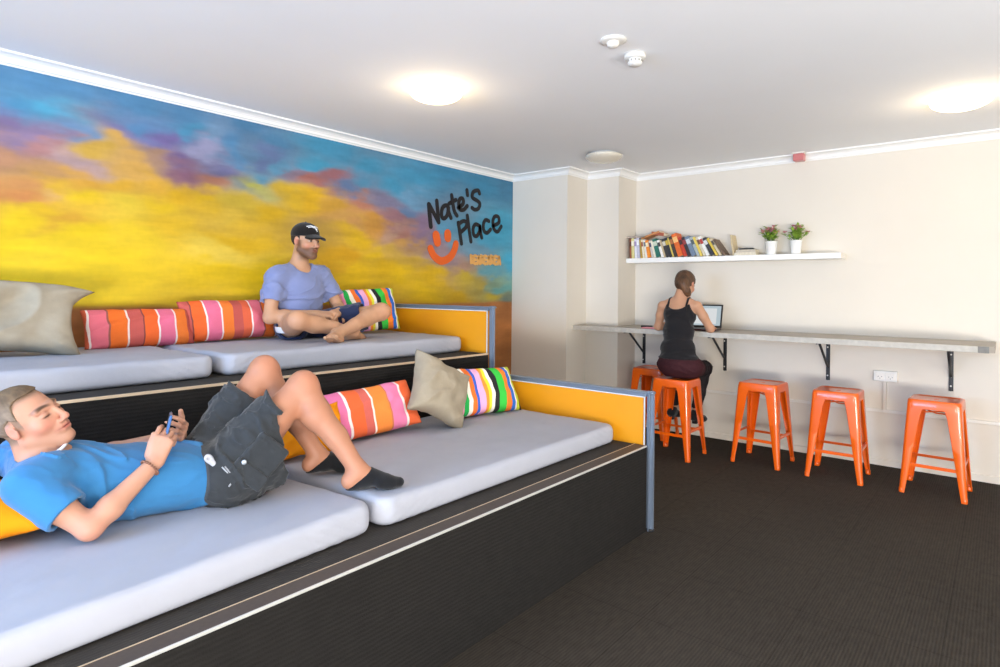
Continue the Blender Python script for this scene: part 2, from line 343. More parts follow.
# ---- lettering painted as thin raised strokes on the wall
_sk=[0]
def stroke_mesh(bm,pts,w,x):
    _sk[0]+=1; x=x+.0004*(_sk[0]%7)
    """flat-ended brush strokes: pts in photo px, width px; laid on the mural plane"""
    P3=[bp(u,v,x=XW) for u,v in pts]
    n=len(P3); 
    # smooth with catmull-rom
    Q=[]
    for i in range(n-1):
        p0=P3[max(i-1,0)];p1=P3[i];p2=P3[i+1];p3=P3[min(i+2,n-1)]
        for k in range(5):
            s=k/5; Q.append(.5*((2*p1)+(-p0+p2)*s+(2*p0-5*p1+4*p2-p3)*s*s+(-p0+3*p1-3*p2+p3)*s**3))
    Q.append(P3[-1])
    hw=w/2
    L_=[];R_=[]
    for i,q in enumerate(Q):
        d=(Q[min(i+1,len(Q)-1)]-Q[max(i-1,0)]); d.x=0; d.normalize(); nn=Vector((0,-d.z,d.y))
        L_.append(q+nn*hw); R_.append(q-nn*hw)
    d0=(Q[0]-Q[1]).normalized(); d1=(Q[-1]-Q[-2]).normalized()
    cap0=[Q[0]+Vector((0,-d0.z,d0.y))*hw*math.cos(a)+d0*hw*math.sin(a) for a in (PI*.2,PI*.4,PI*.6,PI*.8)]
    cap1=[Q[-1]+Vector((0,-d1.z,d1.y))*hw*math.cos(a)+d1*hw*math.sin(a) for a in (PI*.2,PI*.4,PI*.6,PI*.8)]
    def V(p,xx): return bm.verts.new((xx,p.y,p.z))
    xf=XW+x; 
    fl=[V(p,xf) for p in L_]; fr=[V(p,xf) for p in R_]
    for i in range(len(Q)-1): bm.faces.new((fl[i],fl[i+1],fr[i+1],fr[i]))
    c0=[V(p,xf) for p in cap0]; bm.faces.new([fl[0]]+[fr[0]]+c0) if False else None
    try: bm.faces.new([fr[0]]+c0+[fl[0]])
    except: pass
    try: bm.faces.new([fl[-1]]+c1_) if False else bm.faces.new([fl[-1]]+[V(p,xf) for p in cap1]+[fr[-1]])
    except: pass
def px(l,ox=410,oy=170,s=6.352): return [(ox+a/s,oy+b/s) for a,b in l]
letters=[
 [(118,218),(124,290),(131,360)],[(120,218),(150,275),(180,333)],[(168,195),(174,260),(181,333)],
 [(238,225),(215,228),(200,255),(200,295),(215,308),(235,285),(243,240)],[(238,228),(245,270),(258,305)],
 [(262,160),(270,215),(280,262),(296,290)],[(248,213),(290,190)],
 [(305,240),(335,215),(335,185),(318,182),(308,210),(315,250),(340,252),(362,228)],
 [(360,128),(364,160)],
 [(440,150),(430,130),(400,140),(395,175),(425,195),(442,215),(432,245),(410,252),(392,240)],
 [(305,335),(315,400),(325,468)],[(305,345),(335,325),(358,335),(352,365),(320,395)],
 [(362,290),(372,370),(385,455)],
 [(440,355),(415,345),(400,370),(403,410),(422,420),(440,390),(442,355),(447,400),(455,430)],
 [(500,325),(478,318),(465,345),(468,385),(488,400),(510,378)],
 [(525,355),(562,335),(560,300),(538,295),(525,325),(532,375),(555,392),(578,358)]]
bm=B()
for i,l in enumerate(letters): stroke_mesh(bm,px(l),.040 if i else .044,.003)
sg=obj('wall_lettering',bm,mat('sign_black',srgb(16,10,14),.6)); tag(sg,'black hand-painted words Nate\'s Place on the blue end of the mural','wall lettering')
sm=sg.modifiers.new('t','SOLIDIFY'); sm.thickness=.004; sm.offset=0
bm=B()
M['sgo']=mat('sign_orange',srgb(226,96,20),.6)
stroke_mesh(bm,px([(128,500),(150,545),(195,578),(245,560),(275,520),(290,470)]),.072,.003)
for l in ([(163,415),(168,440),(172,458)],[(237,405),(238,430)]): stroke_mesh(bm,px(l),.088,.003)
sf=obj('smiley_emblem',bm,M['sgo']); tag(sf,'orange smiling face emblem with two round eyes painted beside the words','wall emblem'); sm=sf.modifiers.new('t','SOLIDIFY'); sm.thickness=.004; sm.offset=0
bm=B(); u=384
for i in range(9):
    kind=i%3
    if kind==0: ss=[[(u,542),(u+1,590)],[(u,544),(u+13,552),(u+2,566),(u+14,588)]]
    elif kind==1: ss=[[(u+14,546),(u,548),(u+1,592),(u+15,592)],[(u,568),(u+11,568)]]
    else: ss=[[(u,594),(u+7,546),(u+15,594)],[(u+3,578),(u+12,578)]]
    for l in ss: stroke_mesh(bm,px([(a,b+ (a-384)*.02) for a,b in l]),.030,.003)
    u+=21.5
sl=obj('wall_caption',bm,mat('sign_light_orange',srgb(226,168,92),.6)); tag(sl,'small pale orange capital lettering under the words on the mural','wall lettering'); sm=sl.modifiers.new('t','SOLIDIFY'); sm.thickness=.003; sm.offset=0
# ------------------------------------------------------------------ tiered platforms
XN1=-1.592; Z1=.494; XN2=-2.81; Z2=.942; YP=3.272; YS=-1.6
def platform(name,label,xf,xb,z):
    t=empty(name,((xf+xb)/2,(YS+YP)/2,0),label,'seating platform')
    ox,oy=-(xf+xb)/2,-(YS+YP)/2
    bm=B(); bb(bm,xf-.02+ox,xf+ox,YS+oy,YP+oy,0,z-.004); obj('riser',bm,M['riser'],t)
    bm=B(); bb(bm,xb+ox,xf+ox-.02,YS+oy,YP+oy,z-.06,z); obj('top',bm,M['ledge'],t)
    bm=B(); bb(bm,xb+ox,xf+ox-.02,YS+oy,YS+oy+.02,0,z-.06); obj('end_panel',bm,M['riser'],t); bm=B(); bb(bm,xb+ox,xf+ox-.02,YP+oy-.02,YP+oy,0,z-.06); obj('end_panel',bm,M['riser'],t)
    up_=z>.6
    bm=B(); bb(bm,xf+ox-(.010 if up_ else .006),xf+ox+.002,YS+oy,YP+oy-.002,z-(.009 if up_ else .005),z+.003); obj('nosing_strip',bm,M['brass'] if up_ else M['steel'],t,bevel=.001)
    if not up_:
        bm=B(); bb(bm,xf+ox-.072,xf+ox-.006,YS+oy,YP+oy-.002,z-.001,z+.0025); obj('nosing_insert',bm,M['rubber'],t)
        bm=B(); bb(bm,xf+ox-.0755,xf+ox-.072,YS+oy,YP+oy-.002,z-.001,z+.004); obj('nosing_back_strip',bm,M['brass'],t)
    return t
def empty_part(name,parent):
    o=bpy.data.objects.new(name,None); C.objects.link(o); o.parent=parent; o.empty_display_size=.05; return o
platform('seating_platform','lower charcoal carpeted seating tier with metal step nosing',XN1,XN2+.001,Z1)
platform('seating_platform','upper charcoal carpeted seating tier against the painted mural wall',XN2,XW+.002,Z2)
# ------------------------------------------------------------------ end screens
def screen(label,xf,xb,zf,zt,post=True):
    t=empty('end_screen',(xf,YP+.007,0),label,'partition')
    W=xf-xb
    bm=B(); bb(bm,-W,-.03,0.004,.034,zf,zt-.03); obj('panel',bm,M['yellow'],t)
    bm=B(); bb(bm,-W,.03,-.004,.046,zt-.012,zt); bb(bm,-W,-.012,.0,.042,zt-.03,zt-.012); obj('top_rail',bm,M['alu'],t,bevel=.004)
    bm=B(); bb(bm,-W,-.020,-.005,.002,zt-.034,zt-.029); obj('inner_trim',bm,M['aluw'],t); bm=B(); bb(bm,-.022,-.017,-.005,.002,zf,zt-.03); obj('side_trim',bm,M['aluw'],t)
    bm=B()
    box(bm,(.010,.021,(zt+.004)/2),(.042,.050,zt+.004)); bmesh.ops.bevel(bm,geom=[e for e in bm.edges if abs((e.verts[0].co-e.verts[1].co).z)>.1],offset=.018,segments=4,affect='EDGES')
    obj('post',bm,M['alu'],t)
    bm=B(); lathe(bm,[(0,0),(.024,0),(.024,.012),(0,.012)],(.012,.021,-.001)); obj('foot',bm,M['black'],t)
    return t
screen('low yellow end screen with grey-blue metal frame beside lower seating tier',XN1,XN2+.045,.40,.806)
screen('tall yellow end screen with grey metal frame beside upper seating tier at the mural',XN2,XW+.002,.85,1.273)
# ================================================================== figures: blended distance fields meshed as one surface
V3=lambda *a: np.array(a,float)
def _box(pts,r,k): 
    P_=np.array(pts); return P_.min(0)-r-k-.02,P_.max(0)+r+k+.02
class Prim:
    def __init__(s,f,lo,hi,k=.02,op='u'): s.f,s.lo,s.hi,s.k,s.op=f,lo,hi,k,op
def cone(a,b,r1,r2,k=.02,op='u',cut=None,flat=None):
    """tapered capsule; flat=(axis vector, factor): squash the section along an axis"""
    a,b=np.array(a,float),np.array(b,float); d=b-a; L2=d@d
    def f(p):
        q=p-a
        if flat is not None:
            ax=np.array(flat[0],float); ax=ax-d*(ax@d)/L2; ax/=np.linalg.norm(ax); c=q@ax; t=np.clip(q@d/L2,0,1); w=q-t[...,None]*d; wa=w@ax
            w=w+(wa*(1/flat[1]-1))[...,None]*ax; return np.sqrt((w*w).sum(-1))-(r1+(r2-r1)*t)
        t=np.clip(q@d/L2,0,1); w=q-t[...,None]*d; dd=np.sqrt((w*w).sum(-1))-(r1+(r2-r1)*t)
        return dd
    g=f
    if cut is not None:
        cp_,cn=np.array(cut[0],float),np.array(cut[1],float); cn/=np.linalg.norm(cn)
        g=lambda p: np.maximum(f(p),(p-cp_)@cn)
    lo,hi=_box([a,b],max(r1,r2),k); return Prim(g,lo,hi,k,op)
def ell(c,r,R_=None,k=.02,op='u'):
    c=np.array(c,float); r=np.array(r,float); R_=np.eye(3) if R_ is None else np.array(R_,float)   # columns = axes
    def f(p):
        q=(p-c)@R_; k0=np.sqrt(((q/r)**2).sum(-1)); k1=np.sqrt(((q/r**2)**2).sum(-1))+1e-9; return k0*(k0-1)/k1
    lo,hi=_box([c],r.max(),k); return Prim(f,lo,hi,k,op)
def sbox(c,h,R_=None,rad=.01,k=.005,op='u'):
    c=np.array(c,float); h=np.array(h,float)-rad; R_=np.eye(3) if R_ is None else np.array(R_,float)
    def f(p):
        q=np.abs((p-c)@R_)-h; return np.sqrt((np.maximum(q,0)**2).sum(-1))+np.minimum(q.max(-1),0)-rad
    lo,hi=_box([c],np.linalg.norm(h)+rad,k); return Prim(f,lo,hi,k,op)
def half(c,n,lo,hi,k=.004,op='i'):
    c=np.array(c,float);n=np.array(n,float);n/=np.linalg.norm(n)
    return Prim(lambda p:(p-c)@n,np.array(lo,float),np.array(hi,float),k,op)
def evalf(prims,lo,n,h):
    ax=[lo[i]+h*np.arange(n[i]) for i in range(3)]
    F_=np.full(n,.15,np.float32)
    for pr in prims:
        i0=[max(0,int((pr.lo[i]-lo[i])/h)) for i in range(3)]; i1=[min(n[i],int((pr.hi[i]-lo[i])/h)+2) for i in range(3)]
        if any(i0[i]>=i1[i] for i in range(3)): continue
        sl=tuple(slice(i0[i],i1[i]) for i in range(3))
        g=np.stack(np.meshgrid(*[ax[i][sl[i]] for i in range(3)],indexing='ij'),-1)
        d=pr.f(g); a=F_[sl]; k=pr.k
        if pr.op=='u': hh=np.maximum(k-np.abs(a-d),0)/k; F_[sl]=np.minimum(a,d)-hh*hh*k*.25
        elif pr.op=='s': d=-d; hh=np.maximum(k-np.abs(a-d),0)/k; F_[sl]=np.maximum(a,d)+hh*hh*k*.25
        elif pr.op=='i': F_[sl]=np.maximum(a,d)
        elif pr.op=='d': F_[sl]=a+d
    return F_
def nets(F_,lo,h):
    n=F_.shape; s=F_<0
    c=np.zeros(tuple(m-1 for m in n),np.int8)
    for a in(0,1):
        for b in(0,1):
            for d in(0,1): c+=s[a:n[0]-1+a,b:n[1]-1+b,d:n[2]-1+d]
    act=(c>0)&(c<8); I=np.argwhere(act); vid=np.full(c.shape,-1,np.int64); vid[act]=np.arange(len(I))
    acc=np.zeros((len(I),3)); cnt=np.zeros(len(I))
    E=[((a,b,d),ax) for ax in range(3) for a in(0,1) for b in(0,1) for d in(0,1) if (a,b,d)[ax]==0]
    for o,ax in E:
        p=I+np.array(o); q=p.copy(); q[:,ax]+=1
        v0=F_[p[:,0],p[:,1],p[:,2]].astype(float); v1=F_[q[:,0],q[:,1],q[:,2]].astype(float); m=(v0<0)!=(v1<0)
        t=v0[m]/(v0[m]-v1[m]); pt=np.array(o,float)[None].repeat(m.sum(),0); pt[:,ax]+=t; acc[m]+=pt; cnt[m]+=1
    V=lo+h*(I+acc/cnt[:,None]); Q=[]
    for ax in range(3):
        b_,c_=(ax+1)%3,(ax+2)%3; sl0=[slice(None)]*3; sl1=[slice(None)]*3; sl0[ax]=slice(0,-1); sl1[ax]=slice(1,None)
        x=s[tuple(sl0)]!=s[tuple(sl1)]; E_=np.argwhere(x); E_=E_[(E_[:,b_]>0)&(E_[:,c_]>0)&(E_[:,b_]<n[b_]-1)&(E_[:,c_]<n[c_]-1)]
        ib=np.zeros(3,int); ib[b_]=1; ic=np.zeros(3,int); ic[c_]=1
        g=lambda e: vid[e[:,0],e[:,1],e[:,2]]
        q=np.stack([g(E_-ib-ic),g(E_-ic),g(E_),g(E_-ib)],1)
        sgn=s[E_[:,0],E_[:,1],E_[:,2]]; q[~sgn]=q[~sgn][:,::-1]; Q.append(q)
    Q=np.concatenate(Q); return V,Q[(Q>=0).all(1)]
def mesh_sdf(prims,h,regions=(),smooth=1):
    """regions: list of (lo,hi,h) meshed finer than the rest"""
    lo=np.min([p.lo for p in prims if p.op=='u'],0)-.01; hi=np.max([p.hi for p in prims if p.op=='u'],0)+.01
    VV=[];QQ=[];o=0
    for r,(rlo,rhi,rh) in enumerate([(lo,hi,h)]+[tuple(x) for x in regions]):
        rlo=np.array(rlo,float);rhi=np.array(rhi,float); pad=(0 if r==0 else .004)
        n=tuple(int(x) for x in np.ceil((rhi-rlo)/rh)+1); F_=evalf(prims,rlo,n,rh); V,Q=nets(F_,rlo,rh)
        c=V[Q].mean(1) if len(Q) else np.zeros((0,3)); keep=np.ones(len(Q),bool)
        if r==0:
            for xl,xh,_ in regions: keep&=~((c>np.array(xl)+.008)&(c<np.array(xh)-.008)).all(1)
        else:
            for xl,xh,_ in list(regions)[:r-1]: keep&=~((c>np.array(xl)+.006)&(c<np.array(xh)-.006)).all(1)
        Q=Q[keep]; VV.append(V); QQ.append(Q+o); o+=len(V)
    V=np.concatenate(VV);Q=np.concatenate(QQ)
    used=np.unique(Q); mp=np.full(len(V),-1); mp[used]=np.arange(len(used)); return V[used],mp[Q]
def to_obj(name,V,Q,m,parent=None,cols=None,origin=(0,0,0)):
    V=V-np.array(origin,float)
    me=bpy.data.meshes.new(name); me.vertices.add(len(V)); me.vertices.foreach_set('co',V.ravel())
    me.loops.add(Q.size); me.loops.foreach_set('vertex_index',Q.ravel().astype(np.int32))
    me.polygons.add(len(Q)); me.polygons.foreach_set('loop_start',np.arange(0,Q.size,4,dtype=np.int32)); me.polygons.foreach_set('loop_total',np.full(len(Q),4,np.int32))
    me.update(calc_edges=True); me.validate()
    if cols is not None:
        ca=me.color_attributes.new('tone','FLOAT_COLOR','POINT'); cc=np.ones((len(V),4)); cc[:,:3]=cols; ca.data.foreach_set('color',cc.ravel())
    o=obj(name,me,m,parent,smooth=True); s=o.modifiers.new('smooth','SMOOTH'); s.iterations=2; s.factor=.5
    return o
def nz3(p,s,seed,o=3):
    """cheap 3-d noise from sheared 2-d noise"""
    x,y,z=p[...,0]*s,p[...,1]*s,p[...,2]*s
    return (fbm(x+.7*z+seed,y+.6*z,seed,o)+fbm(y+11-.5*x,z*1.1+seed,seed+5,o))*.6
def wrinkle(lo,hi,amp,scale,seed,dirv=None,ridge=True):
    """adds cloth folds to the distance field"""
    def f(p):
        q=p
        if dirv is not None:
            d=np.array(dirv,float); d/=np.linalg.norm(d); q=p-(p@d)[...,None]*d*.75
        n=nz3(q,scale,seed)
        return -amp*np.clip(1-np.abs(n)*9,0,1)**1.3 if ridge else amp*n
    return Prim(f,np.array(lo,float),np.array(hi,float),.01,'d')
def frame(f,up):
    f=np.array(f,float); f/=np.linalg.norm(f); up=np.array(up,float); up=up-f*(up@f); up/=np.linalg.norm(up); s=np.cross(f,up)   # s = person's right
    return np.stack([s,f,up],1)      # columns: right, forward, up
def head_prims(c,R_,sc=1.0,neck=None,male=True):
    c=np.array(c,float)
    W=lambda *a: c+sc*(R_@np.array(a,float))
    q=[]; S=sc
    q.append(ell(W(0,-.018,.036),S*V3(.076,.095,.080),R_,.01))
    q.append(ell(W(0,.020,-.018),S*V3(.063,.072,.080),R_,.02))
    q.append(cone(W(0,.050,-.050),W(0,.072,-.092),.040*S,.024*S,.02))
    for s in(-1,1):
        q.append(cone(W(s*.052,.0,-.055),W(s*.014,.066,-.094),.020*S,.020*S,.02))
        q.append(ell(W(s*.040,.056,-.022),S*V3(.024,.022,.022),R_,.02))
        q.append(cone(W(s*.010,.086,.026),W(s*.046,.070,.024),.0095*S,.008*S,.012))
        q.append(ell(W(s*.031,.096,.004),S*V3(.016,.014,.0125),R_,.010,'s'))
        q.append(ell(W(s*.031,.0755,.004),S*V3(.0145,.0125,.0125),R_,.003))
        q.append(ell(W(s*.012,.100,-.036),S*V3(.0085,.011,.0075),R_,.006))
        q.append(ell(W(s*.077,-.008,-.004),S*V3(.0075,.0165,.028),R_@np.array([[1,0,0],[0,.98,-.2],[0,.2,.98]]),.006))
        q.append(ell(W(s*.086,-.003,-.001),S*V3(.006,.010,.018),R_,.004,'s'))
    q.append(cone(W(0,.088,.018),W(0,.112,-.026),.0075*S,.0105*S,.010))
    q.append(ell(W(0,.111,-.031),S*V3(.011,.011,.009),R_,.006))
    q.append(ell(W(0,.082,-.058),S*V3(.027,.020,.022),R_,.012))
    q.append(cone(W(-.018,.092,-.0535),W(.018,.092,-.0535),.0060*S,.0060*S,.005)); q.append(cone(W(0,.099,-.052),W(0,.098,-.053),.0058*S,.0058*S,.006))
    q.append(cone(W(-.014,.0925,-.066),W(.014,.0925,-.066),.0075*S,.0075*S,.005))
    q.append(cone(W(-.022,.1000,-.0598),W(.022,.1000,-.0598),.0022*S,.0022*S,.004,'s'))
    q.append(ell(W(0,.085,-.096),S*V3(.019,.014,.014),R_,.012))
    if neck is not None:
        n=np.array(neck,float); q.append(cone(W(0,-.030,-.035),n,.054*S,.058*S,.025)); 
    return q
def head_local(V,c,R_,sc): return ((V-np.array(c,float))@R_)/sc
def gauss(L,cx,r):
    d=((np.abs(L[:,0:1])*np.array([1,0,0])+L*np.array([0,1,1]))-np.array(cx))/np.array(r); return np.exp(-(d**2).sum(1))
def face_cols(V,base,c,R_,sc,brow=(70,48,36),lip=(176,96,86),stub=.35,lids=True,stubc=(120,86,66),eyes='open'):
    L=head_local(V,c,R_,sc); col=np.tile(np.array(srgb(*base)[:3])*.80,(len(V),1)); near=(np.linalg.norm(L,axis=1)<.17)
    def mix(w,rgb):
        nonlocal col
        w=np.clip(w*near,0,1)[:,None]; col=col*(1-w)+np.array(srgb(*rgb)[:3])*w
    fr=L[:,1]>.0
    mix(.55*gauss(L,(.045,.06,-.03),(.022,.05,.022)),(214,128,110)); mix(.5*gauss(L,(0,.11,-.03),(.014,.02,.014)),(210,120,104))
    if stub:
        w=1/(1+np.exp((L[:,2]+.044)*220)); w*=1/(1+np.exp((-L[:,1]-.005)*160)); w*=1/(1+np.exp((-L[:,2]-.125)*150))
        w2=np.exp(-((L[:,0])/.030)**2-((L[:,2]+.044)/.008)**2)*(L[:,1]>.06)
        w3=np.exp(-((np.abs(L[:,0])-.066)/.02)**2-((L[:,1]-.012)/.020)**2)*(L[:,2]<.01)*(L[:,2]>-.07)
        mix(stub*np.clip(w+w2+w3,0,1),stubc)
    d=np.exp(-((L[:,2]+.0595)/.0085)**2-(L[:,0]/.024)**2)*(L[:,1]>.075); mix(.85*d,lip)
    mix(1.0*np.exp(-((L[:,2]+.0595)/.0018)**2-(L[:,0]/.026)**4)*(L[:,1]>.07),(96,44,40))
    bx=np.abs(L[:,0]); bz=.0275+.004*np.sin((bx-.01)/.04*PI)
    mix(1.0*np.exp(-((L[:,2]-bz)/.0055)**4-((bx-.031)/.021)**4)*(L[:,1]>.05),brow)
    e=np.exp(-((bx-.031)/.0145)**4)*(L[:,1]>.06)
    if eyes=='open':
        mix(e*np.exp(-((L[:,2]-.004)/.0052)**4),(178,164,152)); mix(1.0*np.exp(-((bx-.031)/.0058)**4-((L[:,2]-.004)/.006)**4)*(L[:,1]>.06),(52,38,30))  # eye whites toned down: visor shade put into the colour
        mix(e*.9*np.exp(-((L[:,2]-.0108)/.0022)**2),(60,40,34)); mix(e*.5*np.exp(-((L[:,2]+.0030)/.0018)**2),(120,80,66))
    else:
        mix(e*1.0*np.exp(-((L[:,2]+.0015)/.0034)**2),(44,30,28)); mix(e*.5*np.exp(-((L[:,2]-.013)/.0025)**2),(150,96,80))
    mix(.5*gauss(L,(.08,-.006,-.004),(.012,.02,.03)),(226,130,116))
    return col
def limb_cols(col,V,pts,r,rgb,w=.5):
    for p in pts:
        d=np.linalg.norm(V-np.array(p),axis=1); k=(w*np.exp(-(d/r)**2))[:,None]; col=col*(1-k)+np.array(srgb(*rgb)[:3])*k
    return col
def hand_prims(w,d,n,thumb,curl=(30,40,45,50),spread=.10,sc=1.0,tc=25,base=None,tdir=None):
    """w wrist, d direction of the palm, n palm normal (the way the palm faces), thumb +1/-1 side along cross(d,n)"""
    w=np.array(w,float); d=np.array(d,float); d/=np.linalg.norm(d); n=np.array(n,float); n=n-d*(n@d); n/=np.linalg.norm(n); s=np.cross(d,n)*thumb
    q=[]; S=sc; P_=lambda a,b,c: w+S*(d*a+s*b+n*c)
    for b,r_ in ((.026,.013),(.009,.0135),(-.009,.013),(-.024,.012)): q.append(cone(P_(.006,b*.55,0),P_(.080 if b>-.02 else .073,b,0),.016*S,r_*S,.008))
    q.append(ell(P_(.035,.026,.010),S*V3(.028,.016,.014),np.stack([d,s,n],1),.012))
    tips=[]
    for i,(b,l0,r0) in enumerate(((.028,.042,.0092),(.0095,.047,.0095),(-.009,.043,.0090),(-.0255,.034,.0080))):
        a=math.radians(curl[i]); p=P_(.082 if i<3 else .075,b,0); ang=a*.7; dd=d*math.cos(0)+s*spread*(1.5-i)*.5
        dd/=np.linalg.norm(dd); ls=(l0,l0*.62,l0*.50); an=0; rr=r0
        for j,l in enumerate(ls):
            an+=a*(.8,1.0,.7)[j]; v=dd*math.cos(an)+n*math.sin(an); p2=p+v*l*S; q.append(cone(p,p2,rr*S,rr*.92*S,.003)); p=p2; rr*=.92
        tips.append(p)
    td=(s*.75+d*.62+n*.25) if tdir is None else np.array(tdir,float); td/=np.linalg.norm(td); p=P_(.022,.030,.006); p2=p+td*.040*S; q.append(cone(p,p2,.0125*S,.0108*S,.006))
    t2=td*math.cos(math.radians(tc))+(d*.8+n*.6)/np.linalg.norm(d*.8+n*.6)*math.sin(math.radians(tc)); t2/=np.linalg.norm(t2); p3=p2+t2*.030*S; q.append(cone(p2,p3,.0108*S,.0088*S,.003)); tips.append(p3)
    return q,tips
def foot_prims(ankle,toe,up,sc=1.0,toes=True,side=1):
    a=np.array(ankle,float); t=np.array(toe,float); u=np.array(up,float); d=t-a; d=d-u*(d@u)/(u@u); u=u/np.linalg.norm(u); d/=np.linalg.norm(d); s=np.cross(d,u)*side
    base=a-u*.075*sc; P_=lambda x,y,z: base+sc*(d*x+s*y+u*z); q=[]
    q.append(cone(P_(-.030,0,.032),P_(.03,0,.035),.030*sc,.030*sc,.02)); q.append(cone(P_(0,0,.075),P_(-.022,0,.035),.034*sc,.030*sc,.02))
    q.append(cone(P_(.01,0,.060),P_(.105,.008,.028),.034*sc,.024*sc,.02)); q.append(cone(P_(.09,.024,.022),P_(.125,.022,.020),.022*sc,.018*sc,.015)); q.append(cone(P_(.03,-.018,.022),P_(.115,-.022,.018),.022*sc,.017*sc,.015))
    if toes:
        for i,(y,l,r) in enumerate(((.026,.050,.0125),(.009,.046,.0092),(-.006,.040,.0088),(-.019,.033,.0083),(-.031,.025,.0080))):
            q.append(cone(P_(.128-.006*i,y,.016),P_(.128-.006*i+l*.75,y+.002,.012),r*sc,r*.9*sc,.003))
    else: q.append(cone(P_(.12,.016,.019),P_(.165,.012,.017),.021*sc,.015*sc,.02)); q.append(cone(P_(.12,-.016,.017),P_(.150,-.010,.015),.018*sc,.014*sc,.02))
    return q
def leg_prims(hip,knee,ank,r=(.090,.062,.050,.034),k=.02,calf=.058):
    hip,knee,ank=[np.array(x,float) for x in(hip,knee,ank)]
    mid=hip+(knee-hip)*.45; q=[cone(hip,mid,r[0],(r[0]*.82),k),cone(mid,knee,r[0]*.82,r[1]*.93,k),ell(knee,V3(1,1,1)*r[1]*.98,None,k)]
    b=np.cross(np.cross(hip-knee,ank-knee),ank-knee); 
    nb=(hip-knee)/np.linalg.norm(hip-knee); ax=(ank-knee)/np.linalg.norm(ank-knee); back=nb-ax*(nb@ax); back=back/(np.linalg.norm(back)+1e-9)
    c1=knee+(ank-knee)*.30+back*.016; q+=[cone(knee,c1,r[1]*.90,calf,k),cone(c1,knee+(ank-knee)*.62,calf,r[2]*.86,k),cone(knee+(ank-knee)*.6,ank,r[2]*.86,r[3],k)]
    q.append(ell(knee-(nb+ax)/np.linalg.norm(nb+ax+1e-6)*.022,V3(1,1,1)*.038,None,.02))
    return q
def arm_prims(sh,el,wr,r=(.050,.038,.026),k=.02):
    sh,el,wr=[np.array(x,float) for x in(sh,el,wr)]; m=sh+(el-sh)*.45
    return [cone(sh,m,r[0],r[0]*.92,k),cone(m,el,r[0]*.92,r[1],k),cone(el,el+(wr-el)*.3,r[1],r[1]*1.08,k),cone(el+(wr-el)*.3,wr,r[1]*1.08,r[2],k)]
def bx(c,r): c=np.array(c,float); return c-r,c+r
M['skin']=mat('skin',(1,1,1,1),.5,attr='tone',spec=.35,sub=.08,noise=.03,nscale=25)
def cloth(name,c,**k): return mat(name,srgb(*c),.85,noise=k.get('n',.06),nscale=k.get('s',60),spec=.15,bump=.1,bscale=400,sheen=k.get('sh',.2))
# ------------------------------------------------------------------ mattresses
MT1=Z1+.107; MT2=Z2+.113
def mattress(label,x0,x1,y0,y1,z,h,seed,rz=0,piv=None):
    hx,hy=(x1-x0)/2,(y1-y0)/2; R_c=.055; r_e=.026
    def f(p):
        x,y,zz=p[...,0],p[...,1],p[...,2]-h/2
        qx=np.abs(x)-hx+R_c; qy=np.abs(y)-hy+R_c
        d2=np.sqrt(np.maximum(qx,0)**2+np.maximum(qy,0)**2)+np.minimum(np.maximum(qx,qy),0)-R_c
        bul=.006*np.cos(np.clip(zz/(h/2),-1,1)*PI/2)
        n=fbm(x*2.6+seed,y*2.1,seed,3); cr=-np.abs(fbm(x*5+y*2.5+seed,y*1.2-x*1.5,seed+9,3))
        d2=d2-bul-.004*n
        ad=np.minimum(np.abs(y-hy),np.abs(y+hy)); d2=d2-np.sin((y*np.sign(y)+zz*1.9)*95+seed)*.0028*np.exp(-((ad-.16)/.13)**2)*(np.abs(x)>hx-.06)
        dz=np.abs(zz)-h/2-np.where(zz>0,.007*n+.010*cr+.002,0)
        a=d2+r_e;b=dz+r_e
        return np.minimum(np.maximum(a,b),0)+np.sqrt(np.maximum(a,0)**2+np.maximum(b,0)**2)-r_e
    pr=Prim(f,V3(-hx-.04,-hy-.04,-.02),V3(hx+.04,hy+.04,h+.03),.001)
    V,Q=mesh_sdf([pr],.0095)
    V[:,2]=np.maximum(V[:,2],0)
    o=to_obj('mattress',V,Q,M['matt']); o.location=((x0+x1)/2,(y0+y1)/2,z); o.rotation_euler=(0,0,rz)
    return tag(o,label,'mattress',None)
mattress('blue-grey mattress on lower tier under the lying person, nearest the camera',-2.745,-1.738,-.62,1.415,Z1+.001,.106,3,rz=math.radians(2.6))
mattress('grey mattress on lower tier beside the low yellow end screen',-2.785,-1.772,1.475,3.225,Z1+.001,.106,5)
mattress('grey mattress at the left end of the upper tier below the large taupe pillow',-3.94,-3.00,-.55,1.425,Z2+.001,.112,8,rz=math.radians(1))
mattress('grey mattress on upper tier under the cross-legged person in a cap',-3.94,-3.015,1.485,3.232,Z2+.001,.112,12)
